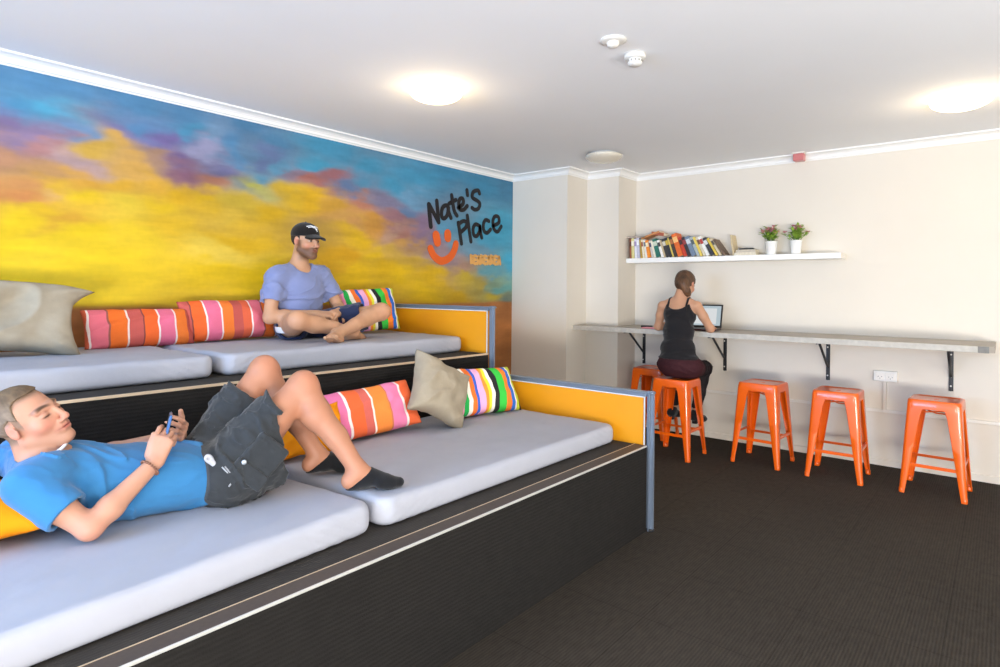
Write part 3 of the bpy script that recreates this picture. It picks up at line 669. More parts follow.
# ------------------------------------------------------------------ pillows
def pillow(label,loc,rot,w,h,t,m,seed,pinch=.10,sag=0,wr=1.0,seamc=None,name='pillow',ex=.42,tip=None,sink=0):
    N=56; rs=np.linspace(-1,1,N); U_,V_=np.meshgrid(rs,rs,indexing='ij')
    Xo=w/2*U_*(1-pinch*(1-V_**2)**1.0*np.abs(U_)**3*1.0); Yo=h/2*V_*(1-pinch*(1-U_**2)*np.abs(V_)**3)
    th=t/2*np.clip((1-np.abs(U_)**2.6),0,1)**ex*np.clip((1-np.abs(V_)**2.6),0,1)**ex
    verts=[];
    out=[]
    for s in (1,-1):
        n=fbm(U_*1.1+seed,V_*1.1+s*3,seed,2)
        rid=-np.abs(fbm(U_*1.3+5*s+seed,V_*1.3-U_*.8,seed+5,2))+.12
        ang=np.arctan2(V_,U_); rr=np.sqrt(U_**2+V_**2)
        cr=np.sin(np.abs(np.abs(ang)%(PI/2)-PI/4)*22+n*3)*np.clip(rr-.75,0,1)*np.exp(-((np.abs(np.abs(ang)%(PI/2)-PI/4))/.35)**2)
        z=s*th*(1+.22*n)+ s*(th/(t/2))*( .040*rid+.012*cr)*wr
        z=z+.05*sag*(U_**2-.3)+ .02*wr*fbm(U_*.8+seed,V_*.8,seed+7,2)*(1-0*rr)
        out.append(np.stack([Xo+.010*wr*n,Yo+.008*wr*fbm(U_*2,V_*2,seed+3,2),z],-1))
    # shared rim
    F_,Bk=out
    rim=np.zeros((N,N),bool); rim[0,:]=rim[-1,:]=rim[:,0]=rim[:,-1]=True
    mid=(F_+Bk)/2; F_[rim]=mid[rim]
    if tip is not None:
        w_=np.clip((U_-.35)/.65,0,1)*np.clip((V_-.35)/.65,0,1)
        for A in(F_,Bk): A+= (w_**1.5)[...,None]*np.array(tip)
    idx=np.arange(N*N).reshape(N,N); back=np.full((N,N),-1); back[rim]=idx[rim]; nb=(~rim).sum(); back[~rim]=N*N+np.arange(nb)
    verts=np.concatenate([F_.reshape(-1,3),Bk[~rim]])
    f=[];
    for i in range(N-1):
        for j in range(N-1):
            f.append((idx[i,j],idx[i+1,j],idx[i+1,j+1],idx[i,j+1])); f.append((back[i,j],back[i,j+1],back[i+1,j+1],back[i+1,j]))
    me=bpy.data.meshes.new(name); me.from_pydata([tuple(v) for v in verts],[],[tuple(int(a) for a in q) for q in f]); me.update()
    o=obj(name,me,m,smooth=True); o.location=loc
    o.rotation_mode='QUATERNION'; o.rotation_quaternion=rot
    base=MT1 if loc[2]<Z2 else MT2
    A=np.array(verts)@np.array(rot.to_matrix()).T+np.array(loc); lift=base+.003-sink-A[:,2].min(); o.location.z+=lift
    tag(o,label,'pillow'); return o
def orient(right,up):
    """object X=right, Y=up(in-plane), Z=face normal"""
    r=Vector(right).normalized(); u=Vector(up); u=(u-r*u.dot(r)).normalized(); n=r.cross(u)
    return Matrix((r,u,n)).transposed().to_quaternion()
# upper row
pillow('pink and orange striped pillow on upper tier next to the large taupe pillow',(-3.77,1.36,MT2+.088),orient((0,1,.0),(-.35,0,1)),.56,.22,.15,M['strA'],3,sink=.012,pinch=.03)
pillow('pink and orange striped pillow on upper tier touching the seated person\'s elbow',(-3.80,1.90,MT2+.108),orient((0,1,.02),(-.3,0,1)),.62,.26,.15,M['strB'],9,pinch=.03)
pillow('large crumpled taupe pillow leaning at the left end of the upper tier',(-3.66,.745,MT2+.185),orient((.06,1,-.10),(-.45,0,1)),.57,.39,.20,M['taupe'],17,sink=.02,pinch=.14,wr=2.0,sag=.5,tip=(.05,-.045,.03))
pillow('reddish striped pillow mostly hidden behind the large taupe pillow',(-3.86,.50,MT2+.12),orient((0,1,.0),(-.1,0,1)),.5,.30,.12,M['strB'],21,pinch=.04)
pillow('multicoloured striped pillow on upper tier between seated person and yellow screen',(-3.72,2.93,MT2+.125),orient((.1,1,.05),(-.35,0,1)),.50,.34,.14,M['strM'],27,pinch=.05)
# lower row
pillow('orange and pink striped pillow leaning behind the lying person\'s knees',(-2.62,2.07,MT1+.115),orient((.14,1,.07),(-.62,0,1)),.58,.27,.14,M['strL'],31,pinch=.03)
pillow('square taupe linen pillow tilted on one corner between two striped pillows',(-2.50,2.485,MT1+.185),orient((.25,1,-.52),(-.52,.0,1)),.41,.37,.18,M['taupe'],38,sink=.035,pinch=.14,wr=1.6,tip=(.0,.0,.02))
pillow('multicoloured wavy-striped pillow beside the low yellow end screen',(-2.57,2.93,MT1+.13),orient((.22,1,-.02),(-.62,0,1)),.54,.31,.16,M['strM'],44,pinch=.05)
pillow('plain orange pillow on lower tier glimpsed behind the lying person\'s shins',(-2.52,1.62,MT1+.10),orient((.25,1,.06),(-.75,0,1)),.40,.24,.10,M['orangec'],52,pinch=.08,wr=2)
pillow('plain orange pillow under the lying person\'s shoulders at the left edge',(-2.50,.325,MT1+.055),orient((.12,1,.0),(-1,.12,.0)),.50,.50,.15,M['orangec'],57,pinch=.08,wr=1.6)
# ------------------------------------------------------------------ wall bench
ZB=1.045; YF=5.17; XBR=-.045
t=empty('wall_bench',(-1.68,5.48,0),'long grey laminate bar bench fixed along the back wall','bench')
ox,oy=1.68,-5.48
bm=B(); pl=[(X1+.001,YF+.008),(XBR-.03,YF+.008),(XBR,YF+.03),(XBR,YB-.002),(X2+.001,YB-.002),(X2+.001,Y2-.002),(X1+.001,Y2-.002)]
lo=[bm.verts.new((x+ox,y+oy,ZB-.042)) for x,y in pl]; hi=[bm.verts.new((x+ox,y+oy,ZB)) for x,y in pl]
for i in range(len(pl)): j=(i+1)%len(pl); bm.faces.new((lo[i],lo[j],hi[j],hi[i]))
bm.faces.new(lo[::-1]); bm.faces.new(hi); bmesh.ops.recalc_face_normals(bm,faces=bm.faces[:]); obj('bench_top',bm,M['bench'],t)
bm=B(); bb(bm,X1+.001+ox,-.135+ox,YF+oy,YF+.008+oy,ZB-.043,ZB+.001); obj('edge_strip',bm,M['benchedge'],t,bevel=.002)
bm=B(); bb(bm,-.135+ox,XBR-.03+ox,YF+.001+oy,YF+.008+oy,ZB-.043,ZB); o=obj('bare_edge',bm,M['benchend'],t); o['label']='dark bare end of the bench edge'
# brackets (things of their own kind: steel shelf brackets)
for i,x in enumerate((-2.857,-2.027,-1.154,-.31)):
    t=empty('bench_bracket',(x,YB,ZB-.043),['black steel bracket under the bench at its left end above the hidden stool','black steel bracket under the bench just right of the seated woman\'s stool','black steel bracket under the bench above the gap between middle stools','black steel bracket under the bench at its right end above the rightmost stool'][i],'bracket',group='brackets under the bench')
    bm=B(); box(bm,(0,-.004,-.175),(.03,.008,.35)); box(bm,(0,-.0145,-.175),(.006,.013,.35)); obj('wall_arm',bm,M['black'],t)
    bm=B(); box(bm,(0,-.235,-.004),(.03,.45,.008)); box(bm,(0,-.225,-.014),(.006,.43,.013)); obj('top_arm',bm,M['black'],t)
    bm=B(); a=Vector((0,-.02,-.235)); b=Vector((0,-.33,-.018)); tube(bm,[a,b],.010,8); obj('strut',bm,M['black'],t)
    for z in(-.07,-.31):
        bm=B(); tube(bm,[(0.0,-.02,z),(0.0,-.026,z)],.006,8); obj('screw',bm,M['offwhite'],t)
# ------------------------------------------------------------------ stools
def leg_bm(sx,sy):
    bm=B(); rings=[]; hs=.632
    for k in range(15):
        q=k/14; z=hs*(1-q); 
        s=.1535+ (.194-.1535)*q
        w=.092*(1-q)**1.0+.034*q
        w=w+ .035*max(0,1-q/.12)**2
        lip=.012*(1-q)+.006
        r=min(.022,w*.45)
        pts=[(-w+.004,-lip),(-w,-lip*.3),(-w+.003,0)]+[(-r+r*math.sin(a),-r+r*math.cos(a)) for a in [PI/2*i/5 for i in range(6)]]+[(0,-w+.003),(-lip*.3,-w),(-lip,-w+.004)]
        rings.append([bm.verts.new((sx*(s+a),sy*(s+b),z)) for a,b in pts])
    for a,b in zip(rings,rings[1:]):
        for k in range(len(a)-1): bm.faces.new((a[k],a[k+1],b[k+1],b[k]))
    bmesh.ops.recalc_face_normals(bm,faces=bm.faces[:])
    bmesh.ops.solidify(bm,geom=bm.faces[:],thickness=.0025)
    bmesh.ops.recalc_face_normals(bm,faces=bm.faces[:])
    return bm
def rsq(hw,r,n=6):
    out=[]
    for cx,cy,a0 in((1,1,0),(-1,1,PI/2),(-1,-1,PI),(1,-1,3*PI/2)):
        for k in range(n+1):
            a=a0+PI/2*k/n; out.append((cx*(hw-r)+r*math.cos(a),cy*(hw-r)+r*math.sin(a)))
    return out
def make_stool(label):
    t=empty('bar_stool',(0,0,0),label,'stool',group='orange metal stools at the wall bench')
    SH=.655
    bm=B(); lv=[(.158,.040,SH-.062),(.157,.040,SH-.050),(.155,.040,SH-.012),(.151,.038,SH-.003),(.144,.036,SH),(.132,.03,SH-.002),(.124,.026,SH-.007),(.10,.02,SH-.008)]
    rings=[[bm.verts.new((x,y,z)) for x,y in rsq(h,r)] for h,r,z in lv]
    n=len(rings[0])
    # slot hole, same vertex count
    slot=[]
    for x,y in rsq(.1,.02):
        a=math.atan2(y,x); L=.030; R=.0125
        ca,sa=math.cos(a),math.sin(a)
        k=1/max(abs(sa)/R,1e-9) ; xx=ca*k
        if abs(xx)>L:
            b_=L*abs(ca); disc=max(b_*b_-(L*L-R*R),0); k=b_+math.sqrt(disc)
        slot.append((ca*k,sa*k))
    rings.append([bm.verts.new((x,y,SH-.008)) for x,y in slot]); rings.append([bm.verts.new((x*.95,y*.9,SH-.013)) for x,y in slot])
    for a,b in zip(rings,rings[1:]):
        for k in range(n): bm.faces.new((a[k],a[(k+1)%n],b[(k+1)%n],b[k]))
    und=[[bm.verts.new((x,y,z)) for x,y in rsq(h,r)] for h,r,z in [(.10,.02,SH-.013),(.14,.032,SH-.013),(.151,.037,SH-.02),(.1545,.038,SH-.062)]]
    prev=rings[-1]
    for b2 in und+[rings[0]]:
        for k in range(n): bm.faces.new((prev[k],prev[(k+1)%n],b2[(k+1)%n],b2[k]))
        prev=b2
    bmesh.ops.recalc_face_normals(bm,faces=bm.faces[:])
    obj('seat',bm,M['orange'],t,smooth=True).modifiers.new('e','EDGE_SPLIT').split_angle=math.radians(50)
    for sx in(-1,1):
        for sy in(-1,1):
            l=obj('leg',leg_bm(sx,sy),M['orange'],t,smooth=True); l.modifiers.new('e','EDGE_SPLIT').split_angle=math.radians(50)
            bm=B(); 
            c=(sx*.1775,sy*.1775,0); rs_=[(0,0),(.016,0),(.0175,.005),(.017,.030),(.012,.034),(0,.034)]; lathe(bm,rs_,c,14)
            obj('foot_cap',bm,M['orange'],l,smooth=True)
    for (ax,sg,z) in (('x',-1,.20),('x',1,.20),('y',-1,.235),('y',1,.235)):
        s=.1535+.0405*(1-z/.632)-.006
        bm=B()
        if ax=='x': box(bm,(0,sg*s,z),(2*s-.03,.004,.018)); box(bm,(0,sg*(s-.006),z+.010),(2*s-.03,.012,.003))
        else: box(bm,(sg*s,0,z),(.004,2*s-.03,.018)); box(bm,(sg*(s-.006),0,z+.010),(.012,2*s-.03,.003))
        obj('rung',bm,M['orange'],t)
    for a in(1,-1):
        bm=B(); s=.135; pts=[(-s,-s*a,.575),(-.06,-.06*a,.560),(0,0,.556+.006*a),(.06,.06*a,.560),(s,s*a,.575)]; tube(bm,pts,.005,8); obj('cross_brace',bm,M['orange'],t)
    return t
proto=make_stool('orange metal stool at the far right end of the bench')
stools=[(-.365,5.285,-2,None),(-.975,5.255,1,'orange metal stool on bare carpet, between the power socket stool gap and two middle stools'),(-1.53,5.27,-3,''),(-2.16,5.0,0,''),(-2.63,5.53,2,'')]
labs=['orange metal stool at the right end of the row, nearest the camera\'s right edge','empty orange metal stool standing immediately left of the power socket','empty orange metal stool first to the right of the seated woman','orange metal stool the woman in the black singlet sits on','orange metal stool half hidden behind the low yellow screen, left of the woman']
for i,(x,y,r,_) in enumerate(stools):
    o=proto if i==0 else copy_tree(proto); o.location=(x,y,0); o.rotation_euler=(0,0,math.radians(r)); o['label']=labs[i]
# ------------------------------------------------------------------ floating shelf + contents
ZS=1.7235; YSF=5.585
t=empty('wall_shelf',(-1.99,YB,ZS),'white floating shelf of books and flowers on back wall','shelf')
xl,xr=X2+.002,-1.03
bm=B(); bb(bm,xl+1.99,xr+1.99,YSF-YB,0,-.046,0); obj('board',bm,M['whites'],t,bevel=.002)
bm=B(); bb(bm,xr+1.99-.001,xr+1.99+.002,YSF-YB+.004,-.004,-.043,-.003); o=obj('end_cap',bm,M['offwhite'],t); 
covers={}
def cov(c):
    if c not in covers: covers[c]=mat('book_cover',srgb(*c),.45,noise=.10,nscale=60)
    return covers[c]
M['paper']=mat('page_block',srgb(232,222,198),.8,noise=.06,nscale=300)
def book(label,thk,hgt,dep,c,band=None,title=True,group='books leaning on the wall shelf'):
    """book standing; origin at bottom-left spine corner, spine faces -Y"""
    t=empty('book',(0,0,0),label,'book',group=group or None)
    bm=B(); e=.0018
    bb(bm,0,e,0,dep,0,hgt); bb(bm,thk-e,thk,0,dep,0,hgt); bb(bm,e*.5,thk-e*.5,-.001,e,0,hgt)
    obj('cover',bm,cov(c),t)
    bm=B(); bb(bm,e,thk-e,e,dep-.004,.003,hgt-.003); obj('pages',bm,M['paper'],t)
    if band:
        bm=B(); bb(bm,.0015,thk-.0015,-.002,0,hgt*.62,hgt*.86); 
        obj('spine_band',bm,cov(band),t)
    return t
# (thickness m, height m, lean deg, colour, band, look)
BK=[(.016,.20,2,(150,80,44),(90,50,40),'slim brown book at the far left end of the shelf row'),
(.024,.205,2,(214,204,140),(240,235,215),'pale yellow book second from the left end of the shelf row'),
(.020,.200,3,(226,224,232),(170,150,190),'lilac-white book with a mauve band near the left end'),
(.022,.215,4,(196,196,214),(240,240,244),'grey-lilac thick book near the left end'),
(.016,.19,6,(180,150,60),None,'slim mustard book right of the grey-lilac one'),
(.016,.19,8,(232,220,190),(150,60,50),'cream book with a dark red band in the left group'),
(.018,.19,9,(238,236,228),(120,120,130),'white book with a grey band in the left group'),
(.026,.18,10,(236,140,40),(250,230,190),'bright orange book with a cream band in the left group'),
(.018,.178,12,(206,200,190),(70,80,110),'light grey book right of the bright orange one'),
(.018,.175,14,(236,228,206),None,'cream slim book leaning on the light grey one'),
(.034,.19,15,(40,112,96),(200,210,190),'thick teal green book with a pale band'),
(.022,.18,17,(238,236,230),(60,60,60),'white book with a black band right of the teal one'),
(.014,.18,17,(196,176,140),None,'thin tan book in the middle of the row'),
(.026,.19,18,(58,54,52),(214,208,190),'dark charcoal book with a cream band, middle of the row'),
(.024,.20,18,(44,44,48),(200,170,60),'black book with a gold band, middle of the row'),
(.014,.20,18,(214,190,90),None,'thin yellow book between two dark ones'),
(.026,.21,18,(60,48,40),(180,110,60),'dark brown book with a copper band left of the tall orange one'),
(.040,.235,19,(222,104,36),(245,190,120),'tallest thick orange book in the middle of the row'),
(.026,.20,20,(196,60,30),(60,40,40),'red book with a dark band right of the tallest orange one'),
(.026,.20,21,(54,44,46),(150,60,60),'dark maroon-black book right of the red one'),
(.034,.205,22,(112,128,150),(200,205,210),'thick slate blue book with a pale band'),
(.022,.20,23,(170,180,180),(80,90,90),'pale blue-grey book right of the slate blue one'),
(.018,.20,24,(226,200,90),None,'slim yellow book in the right half of the row'),
(.020,.20,25,(216,206,180),(120,80,50),'beige book with a brown band in the right half'),
(.024,.205,26,(240,238,232),(180,60,50),'white book with a red band in the right half'),
(.026,.19,28,(50,50,58),(220,220,220),'dark navy book with a white band near the right end'),
(.018,.19,30,(220,190,70),None,'slim golden book third from the right end'),
(.018,.19,32,(206,190,160),(80,70,60),'tan book second from the right end'),
(.016,.185,35,(110,86,64),None,'brown book lying lowest at the right end of the row')]
x=-2.925; tops=[]; pl_=None; totw=0
# solve spacing so the row ends where the photo's does
tn=[math.tan(math.radians(b_[2])) for b_ in BK]; cs=[math.cos(math.radians(b_[2])) for b_ in BK]
gap=[BK[i][1]*.98*cs[i]*(tn[i+1]-tn[i]) if i+1<len(BK) else 0 for i in range(len(BK))]
sc=(.97-sum(gap))/sum(b_[0]/c_ for b_,c_ in zip(BK,cs)); xr0=-2.925
for i,(th,hh,ln,c,bnd,lab) in enumerate(BK):
    th2=th*sc; a=math.radians(ln)
    o=book(lab,th2-.0006,hh*.98,.125+.012*rnd.random(),c,bnd)
    o.location=(xr0,YSF+.006+.012*rnd.random(),ZS+.0008); o.rotation_euler=(0,-a,0)
    xr0+=th2/math.cos(a)+gap[i]
def flatbook(lab,loc,rz,ry,L,W,T,c,group=None):
    t=empty('book',loc,lab,'book',group=group); t.rotation_euler=(0,ry,rz)
    bm=B(); bb(bm,0,L,0,W,0,.0018); bb(bm,0,L,0,W,T-.0018,T); bb(bm,0,L,-.001,.0015,0,T); obj('cover',bm,cov(c),t)
    bm=B(); bb(bm,.003,L-.003,.0015,W-.004,.0018,T-.0018); obj('pages',bm,M['paper'],t)
    return t
flatbook('grey paperback lying flat across the tops at the left end of the row',(-2.965,YSF+.01,ZS+.208),0,math.radians(1.0),.20,.12,.014,(176,160,148))
flatbook('orange-brown book lying slanted across the tops in the middle of the row',(-2.80,YSF+.01,ZS+.190),0,math.radians(-17),.20,.12,.018,(206,140,84))
flatbook('thick reddish brown book lying on top of the tallest orange book',(-2.70,YSF+.02,ZS+.232),0,math.radians(9),.13,.11,.030,(176,96,66))
# little flat stack, tan upright and phone-like box
o=book('tan slim book standing alone and leaning left beside the flat stack',.016,.19,.12,(206,186,146),None,group=None); o.location=(-1.905,YSF+.03,ZS+.001); o.rotation_euler=(0,math.radians(-9),0)

flatbook('cream book at the bottom of the small flat stack beside the flowers',(-1.885,YSF+.015,ZS+.001),0,0,.185,.12,.026,(216,206,184))
flatbook('grey-beige book on top of the small flat stack beside the flowers',(-1.875,YSF+.02,ZS+.028),0,0,.17,.11,.024,(196,184,164))
bm=B(); box(bm,(0,0,.006),(.125,.05,.012)); bmesh.ops.bevel(bm,geom=bm.edges[:],offset=.004,segments=2,affect='EDGES')
o=obj('remote_control',bm,M['black'],smooth=True); o.location=(-1.79,YSF+.05,ZS+.053); tag(o,'thin black remote lying on top of the small flat book stack','remote')
# potted flowers
M['leaf']=mat('leaf',srgb(138,170,60),.6,noise=.35,nscale=40); M['leafd']=mat('leaf_dark',srgb(90,130,46),.6,noise=.3,nscale=40)
M['pink']=mat('petal',srgb(206,134,140),.6,noise=.2,nscale=60); M['potw']=mat('pot_glaze',srgb(244,243,240),.3,coat=.3); M['soil']=mat('soil',srgb(60,44,32),.9)
def flower_pot(loc,lab,seed):
    r=random.Random(seed); t=empty('potted_flowers',loc,lab,'plant',group='potted flowers on the shelf')
    bm=B(); lathe(bm,[(0,0),(.036,0),(.039,.004),(.047,.105),(.050,.108),(.050,.118),(.046,.119),(.044,.112),(.043,.10),(0,.098)],n=28); obj('pot',bm,M['potw'],t,smooth=True)
    bm=B(); lathe(bm,[(0,.104),(.042,.102)],n=16); obj('soil',bm,M['soil'],t)
    bs=B(); lf=B(); fl=B()
    for k in range(30):
        a=r.uniform(0,2*PI); sp=r.uniform(.01,.095); hh=r.uniform(.07,.125); b0=Vector((.02*math.cos(a),.02*math.sin(a),.10)); tip=Vector((sp*math.cos(a),sp*math.sin(a)*.75,.118+hh*(1-.35*(sp/.085)**2)))
        mid=(b0+tip)/2+Vector((0,0,.012)); tube(bs,[b0,mid,tip],[.0022,.002,.0014],5)
        for q in range(6):
            p=b0.lerp(tip,.35+.65*q/5)+Vector((r.uniform(-.012,.012),r.uniform(-.012,.012),r.uniform(-.008,.012))); d=Vector((math.cos(a+r.uniform(-1.4,1.4)),math.sin(a+r.uniform(-1.4,1.4)),r.uniform(-.1,1.0))).normalized(); L=r.uniform(.034,.060); w=d.cross(Vector((0,0,1))).normalized()*L*.22
            nn=w.cross(d).normalized()*.004
            v=[lf.verts.new(x) for x in (p,p+d*L*.3+w*.9+nn,p+d*L*.65+w*.8+nn,p+d*L,p+d*L*.65-w*.8+nn,p+d*L*.3-w*.9+nn)]; lf.faces.new(v)
        if k%3!=2:
            for q in range(9):
                an=q*2.4; d=Vector((math.cos(an),math.sin(an),.7+.3*(q/9))).normalized(); w=Vector((-math.sin(an),math.cos(an),0))*.006; p=tip+Vector((0,0,.004))
                v=[fl.verts.new(x) for x in (p,p+d*.014+w*2,p+d*.027,p+d*.014-w*2)]; fl.faces.new(v)
    obj('stems',bs,M['leafd'],t); obj('leaves',lf,M['leaf'],t); obj('blossoms',fl,M['pink'],t)
flower_pot((-1.585,YSF+.075,ZS+.001),'white pot of pink flowers nearer the books on the shelf',3)
flower_pot((-1.385,YSF+.075,ZS+.001),'white pot of pink flowers nearer the free right end of the shelf',8)
# ------------------------------------------------------------------ laptop and small things on the bench
M['lapb']=mat('laptop_shell',srgb(70,28,36),.35,.2); M['lapk']=mat('laptop_black',srgb(26,26,30),.4)
M['screen']=mat('laptop_screen',(0,0,0,1),.2,emis=srgb(206,224,232),estr=.85)
M['screen2']=mat('laptop_screen_window',(0,0,0,1),.2,emis=srgb(240,244,246),estr=.95)
t=empty('laptop',(-2.135,5.42,ZB+.001),'open laptop with dark red base and light screen before the woman','laptop',rz=math.radians(8))
bm=rbox(.34,.235,.016,.006,2); obj('base',bm,M['lapb'],t)
bm=B(); box(bm,(0,.02,.0168),(.29,.11,.0012)); obj('keyboard',bm,M['lapk'],t)
bm=B(); box(bm,(0,-.075,.0168),(.09,.055,.001)); obj('touchpad',bm,M['black'],t)
tl=math.radians(-20); mt=Matrix.Translation((0,.118,.018))@Matrix.Rotation(tl,4,'X')
bm=B(); box(bm,(0,.0,.112),(.34,.008,.224),mt); lid=obj('lid',bm,M['lapk'],t,bevel=.003)
bm=B(); box(bm,(0,-.0052,.114),(.312,.001,.19),mt); obj('screen',bm,M['screen'],lid)
bm=B(); box(bm,(.01,-.0062,.11),(.22,.0006,.15),mt); obj('screen_window',bm,M['screen2'],lid)
bm=rbox(.10,.06,.022,.008,2); o=obj('computer_mouse',bm,M['lapk'],smooth=True); o.location=(-2.62,5.36,ZB+.001); tag(o,'small black mouse-like gadget on the bench left of the woman','gadget')
bm=rbox(.15,.11,.012,.004,2); o=obj('notebook',bm,mat('pink_cover',srgb(214,130,140),.5)); o.location=(-2.53,5.27,ZB+.001); tag(o,'small pink notebook on the bench left of the woman','notebook')
# ------------------------------------------------------------------ ceiling things
M['glow']=mat('lamp_glass_lit',srgb(255,240,210),.3,emis=srgb(255,226,170),estr=9)
M['glassoff']=mat('lamp_glass_unlit',srgb(222,214,196),.25,coat=.3)
def oyster(x,y,lab,lit):
    t=empty('ceiling_light',(x,y,ZC),lab,'ceiling light')
    bm=B(); lathe(bm,[(0,-.002),(.12,-.002),(.125,-.012),(.118,-.02),(0,-.02)],n=32); obj('base_plate',bm,M['white'],t,smooth=True)
    bm=B(); lathe(bm,[(.158,-.018),(.160,-.022)]+[(.160*math.cos(a),-.024-.058*math.sin(a)) for a in [PI/2*k/9 for k in range(10)]][:-1]+[(0,-.082)],n=40); obj('glass_bowl',bm,M['glow'] if lit else M['glassoff'],t,smooth=True)
    for k in range(3):
        a=k*2*PI/3+.6; bm=B(); tube(bm,[(.15*math.cos(a),.15*math.sin(a),-.008),(.166*math.cos(a),.166*math.sin(a),-.018),(.157*math.cos(a),.157*math.sin(a),-.034)],.004,8); obj('clip',bm,M['offwhite'],t)
    if lit:
        l=bpy.data.lights.new('lamp','POINT'); l.energy=lit*.2; l.color=(1,.80,.55); l.shadow_soft_size=.12; lo_=bpy.data.objects.new('lamp_light',l); C.objects.link(lo_); lo_.location=(x,y,ZC-.22)
p=bp(436,95,z=ZC-.04); oyster(p.x,p.y,'lit round frosted ceiling light above the mural side of the room',22)
p=bp(961,103,z=ZC-.04); oyster(p.x,p.y,'lit round frosted ceiling light at the right side near back wall',22)
p=bp(604,158,z=ZC-.04); oyster(p.x,p.y,'unlit round frosted ceiling light near the stepped corner of back wall',0)
p=bp(613,42,z=ZC-.01); t=empty('sprinkler_head',(p.x,p.y,ZC),'flat white ceiling rose with a stubby centre beside the smoke detector','sprinkler')
bm=B(); lathe(bm,[(0,-.001),(.064,-.001),(.066,-.006),(.045,-.012),(0,-.014)],n=32); obj('plate',bm,M['offwhite'],t,smooth=True)
bm=B(); lathe(bm,[(.030,-.012),(.030,-.024),(.022,-.034),(.008,-.038),(0,-.038)],n=24); obj('centre_cap',bm,M['offwhite'],t,smooth=True)
p=bp(635,60,z=ZC-.03); t=empty('smoke_detector',(p.x,p.y,ZC),'white round smoke detector with vents on the ceiling','smoke detector')
bm=B(); lathe(bm,[(0,-.001),(.054,-.001),(.055,-.022),(.048,-.028),(0,-.028)],n=32); obj('base',bm,M['white'],t,smooth=True)
bm=B(); lathe(bm,[(.036,-.028),(.036,-.048),(.030,-.058),(0,-.06)],n=28); obj('sensor_head',bm,M['white'],t,smooth=True)
bm=B()
for k in range(12):
    a=k*PI/6; box(bm,(.0362*math.cos(a),.0362*math.sin(a),-.038),(.006,.006,.009),None)
obj('vent_slot',bm,mat('vent_grey',srgb(150,146,138),.6),t)
p=bp(799.5,151,y=YB-.10); 
t=empty('alarm_beacon',(p.x,YB-.03,2.545),'small pinkish red alarm beacon high on the back wall at the cornice','alarm')
M['beac']=mat('beacon_red',srgb(206,120,118),.35,coat=.3)
bm=B(); box(bm,(0,-.075,.012),(.085,.085,.062)); obj('housing',bm,M['beac'],t,bevel=.008)
bm=B(); box(bm,(0,-.075,.048),(.10,.10,.012)); obj('back_plate',bm,M['offwhite'],t,bevel=.003)
# ------------------------------------------------------------------ light
w=bpy.data.worlds.new('sky'); scene.world=w; w.use_nodes=True; bg=w.node_tree.nodes['Background']
sk=w.node_tree.nodes.new('ShaderNodeTexSky'); sk.sky_type='NISHITA'; sk.sun_disc=False; sk.sun_elevation=math.radians(40); sk.sun_rotation=math.radians(200)
w.node_tree.links.new(sk.outputs[0],bg.inputs['Color']); bg.inputs['Strength'].default_value=.25
def area(name,loc,rot,sx,sy,e,c):
    l=bpy.data.lights.new(name,'AREA'); l.shape='RECTANGLE'; l.size=sx; l.size_y=sy; l.energy=e; l.color=c
    o=bpy.data.objects.new(name,l); C.objects.link(o); o.location=loc; o.rotation_euler=rot; return o
area('rear_window_sky',(-2.45,YN-.12,1.65),(math.radians(70),0,0),2.4,1.25,235,(.30,.57,1))
area('rear_ceiling_fill',(1.7,YN-.14,.45),(math.radians(130),0,math.radians(12)),2.5,.8,520,(1,.98,.96))  # added fill lamp, aimed upward from low down to brighten the ceiling
area('right_door_sky',(XR+.12,.8,1.2),(math.radians(88),0,math.radians(90)),4.4,2.2,18,(1,.97,.93))  # daylight through the added right-hand opening
area('right_ceiling_fill',(XR+.14,.8,.45),(math.radians(146),0,math.radians(90)),4.4,.8,215,(1,.99,.97))  # second added upward fill for the ceiling, from the right side
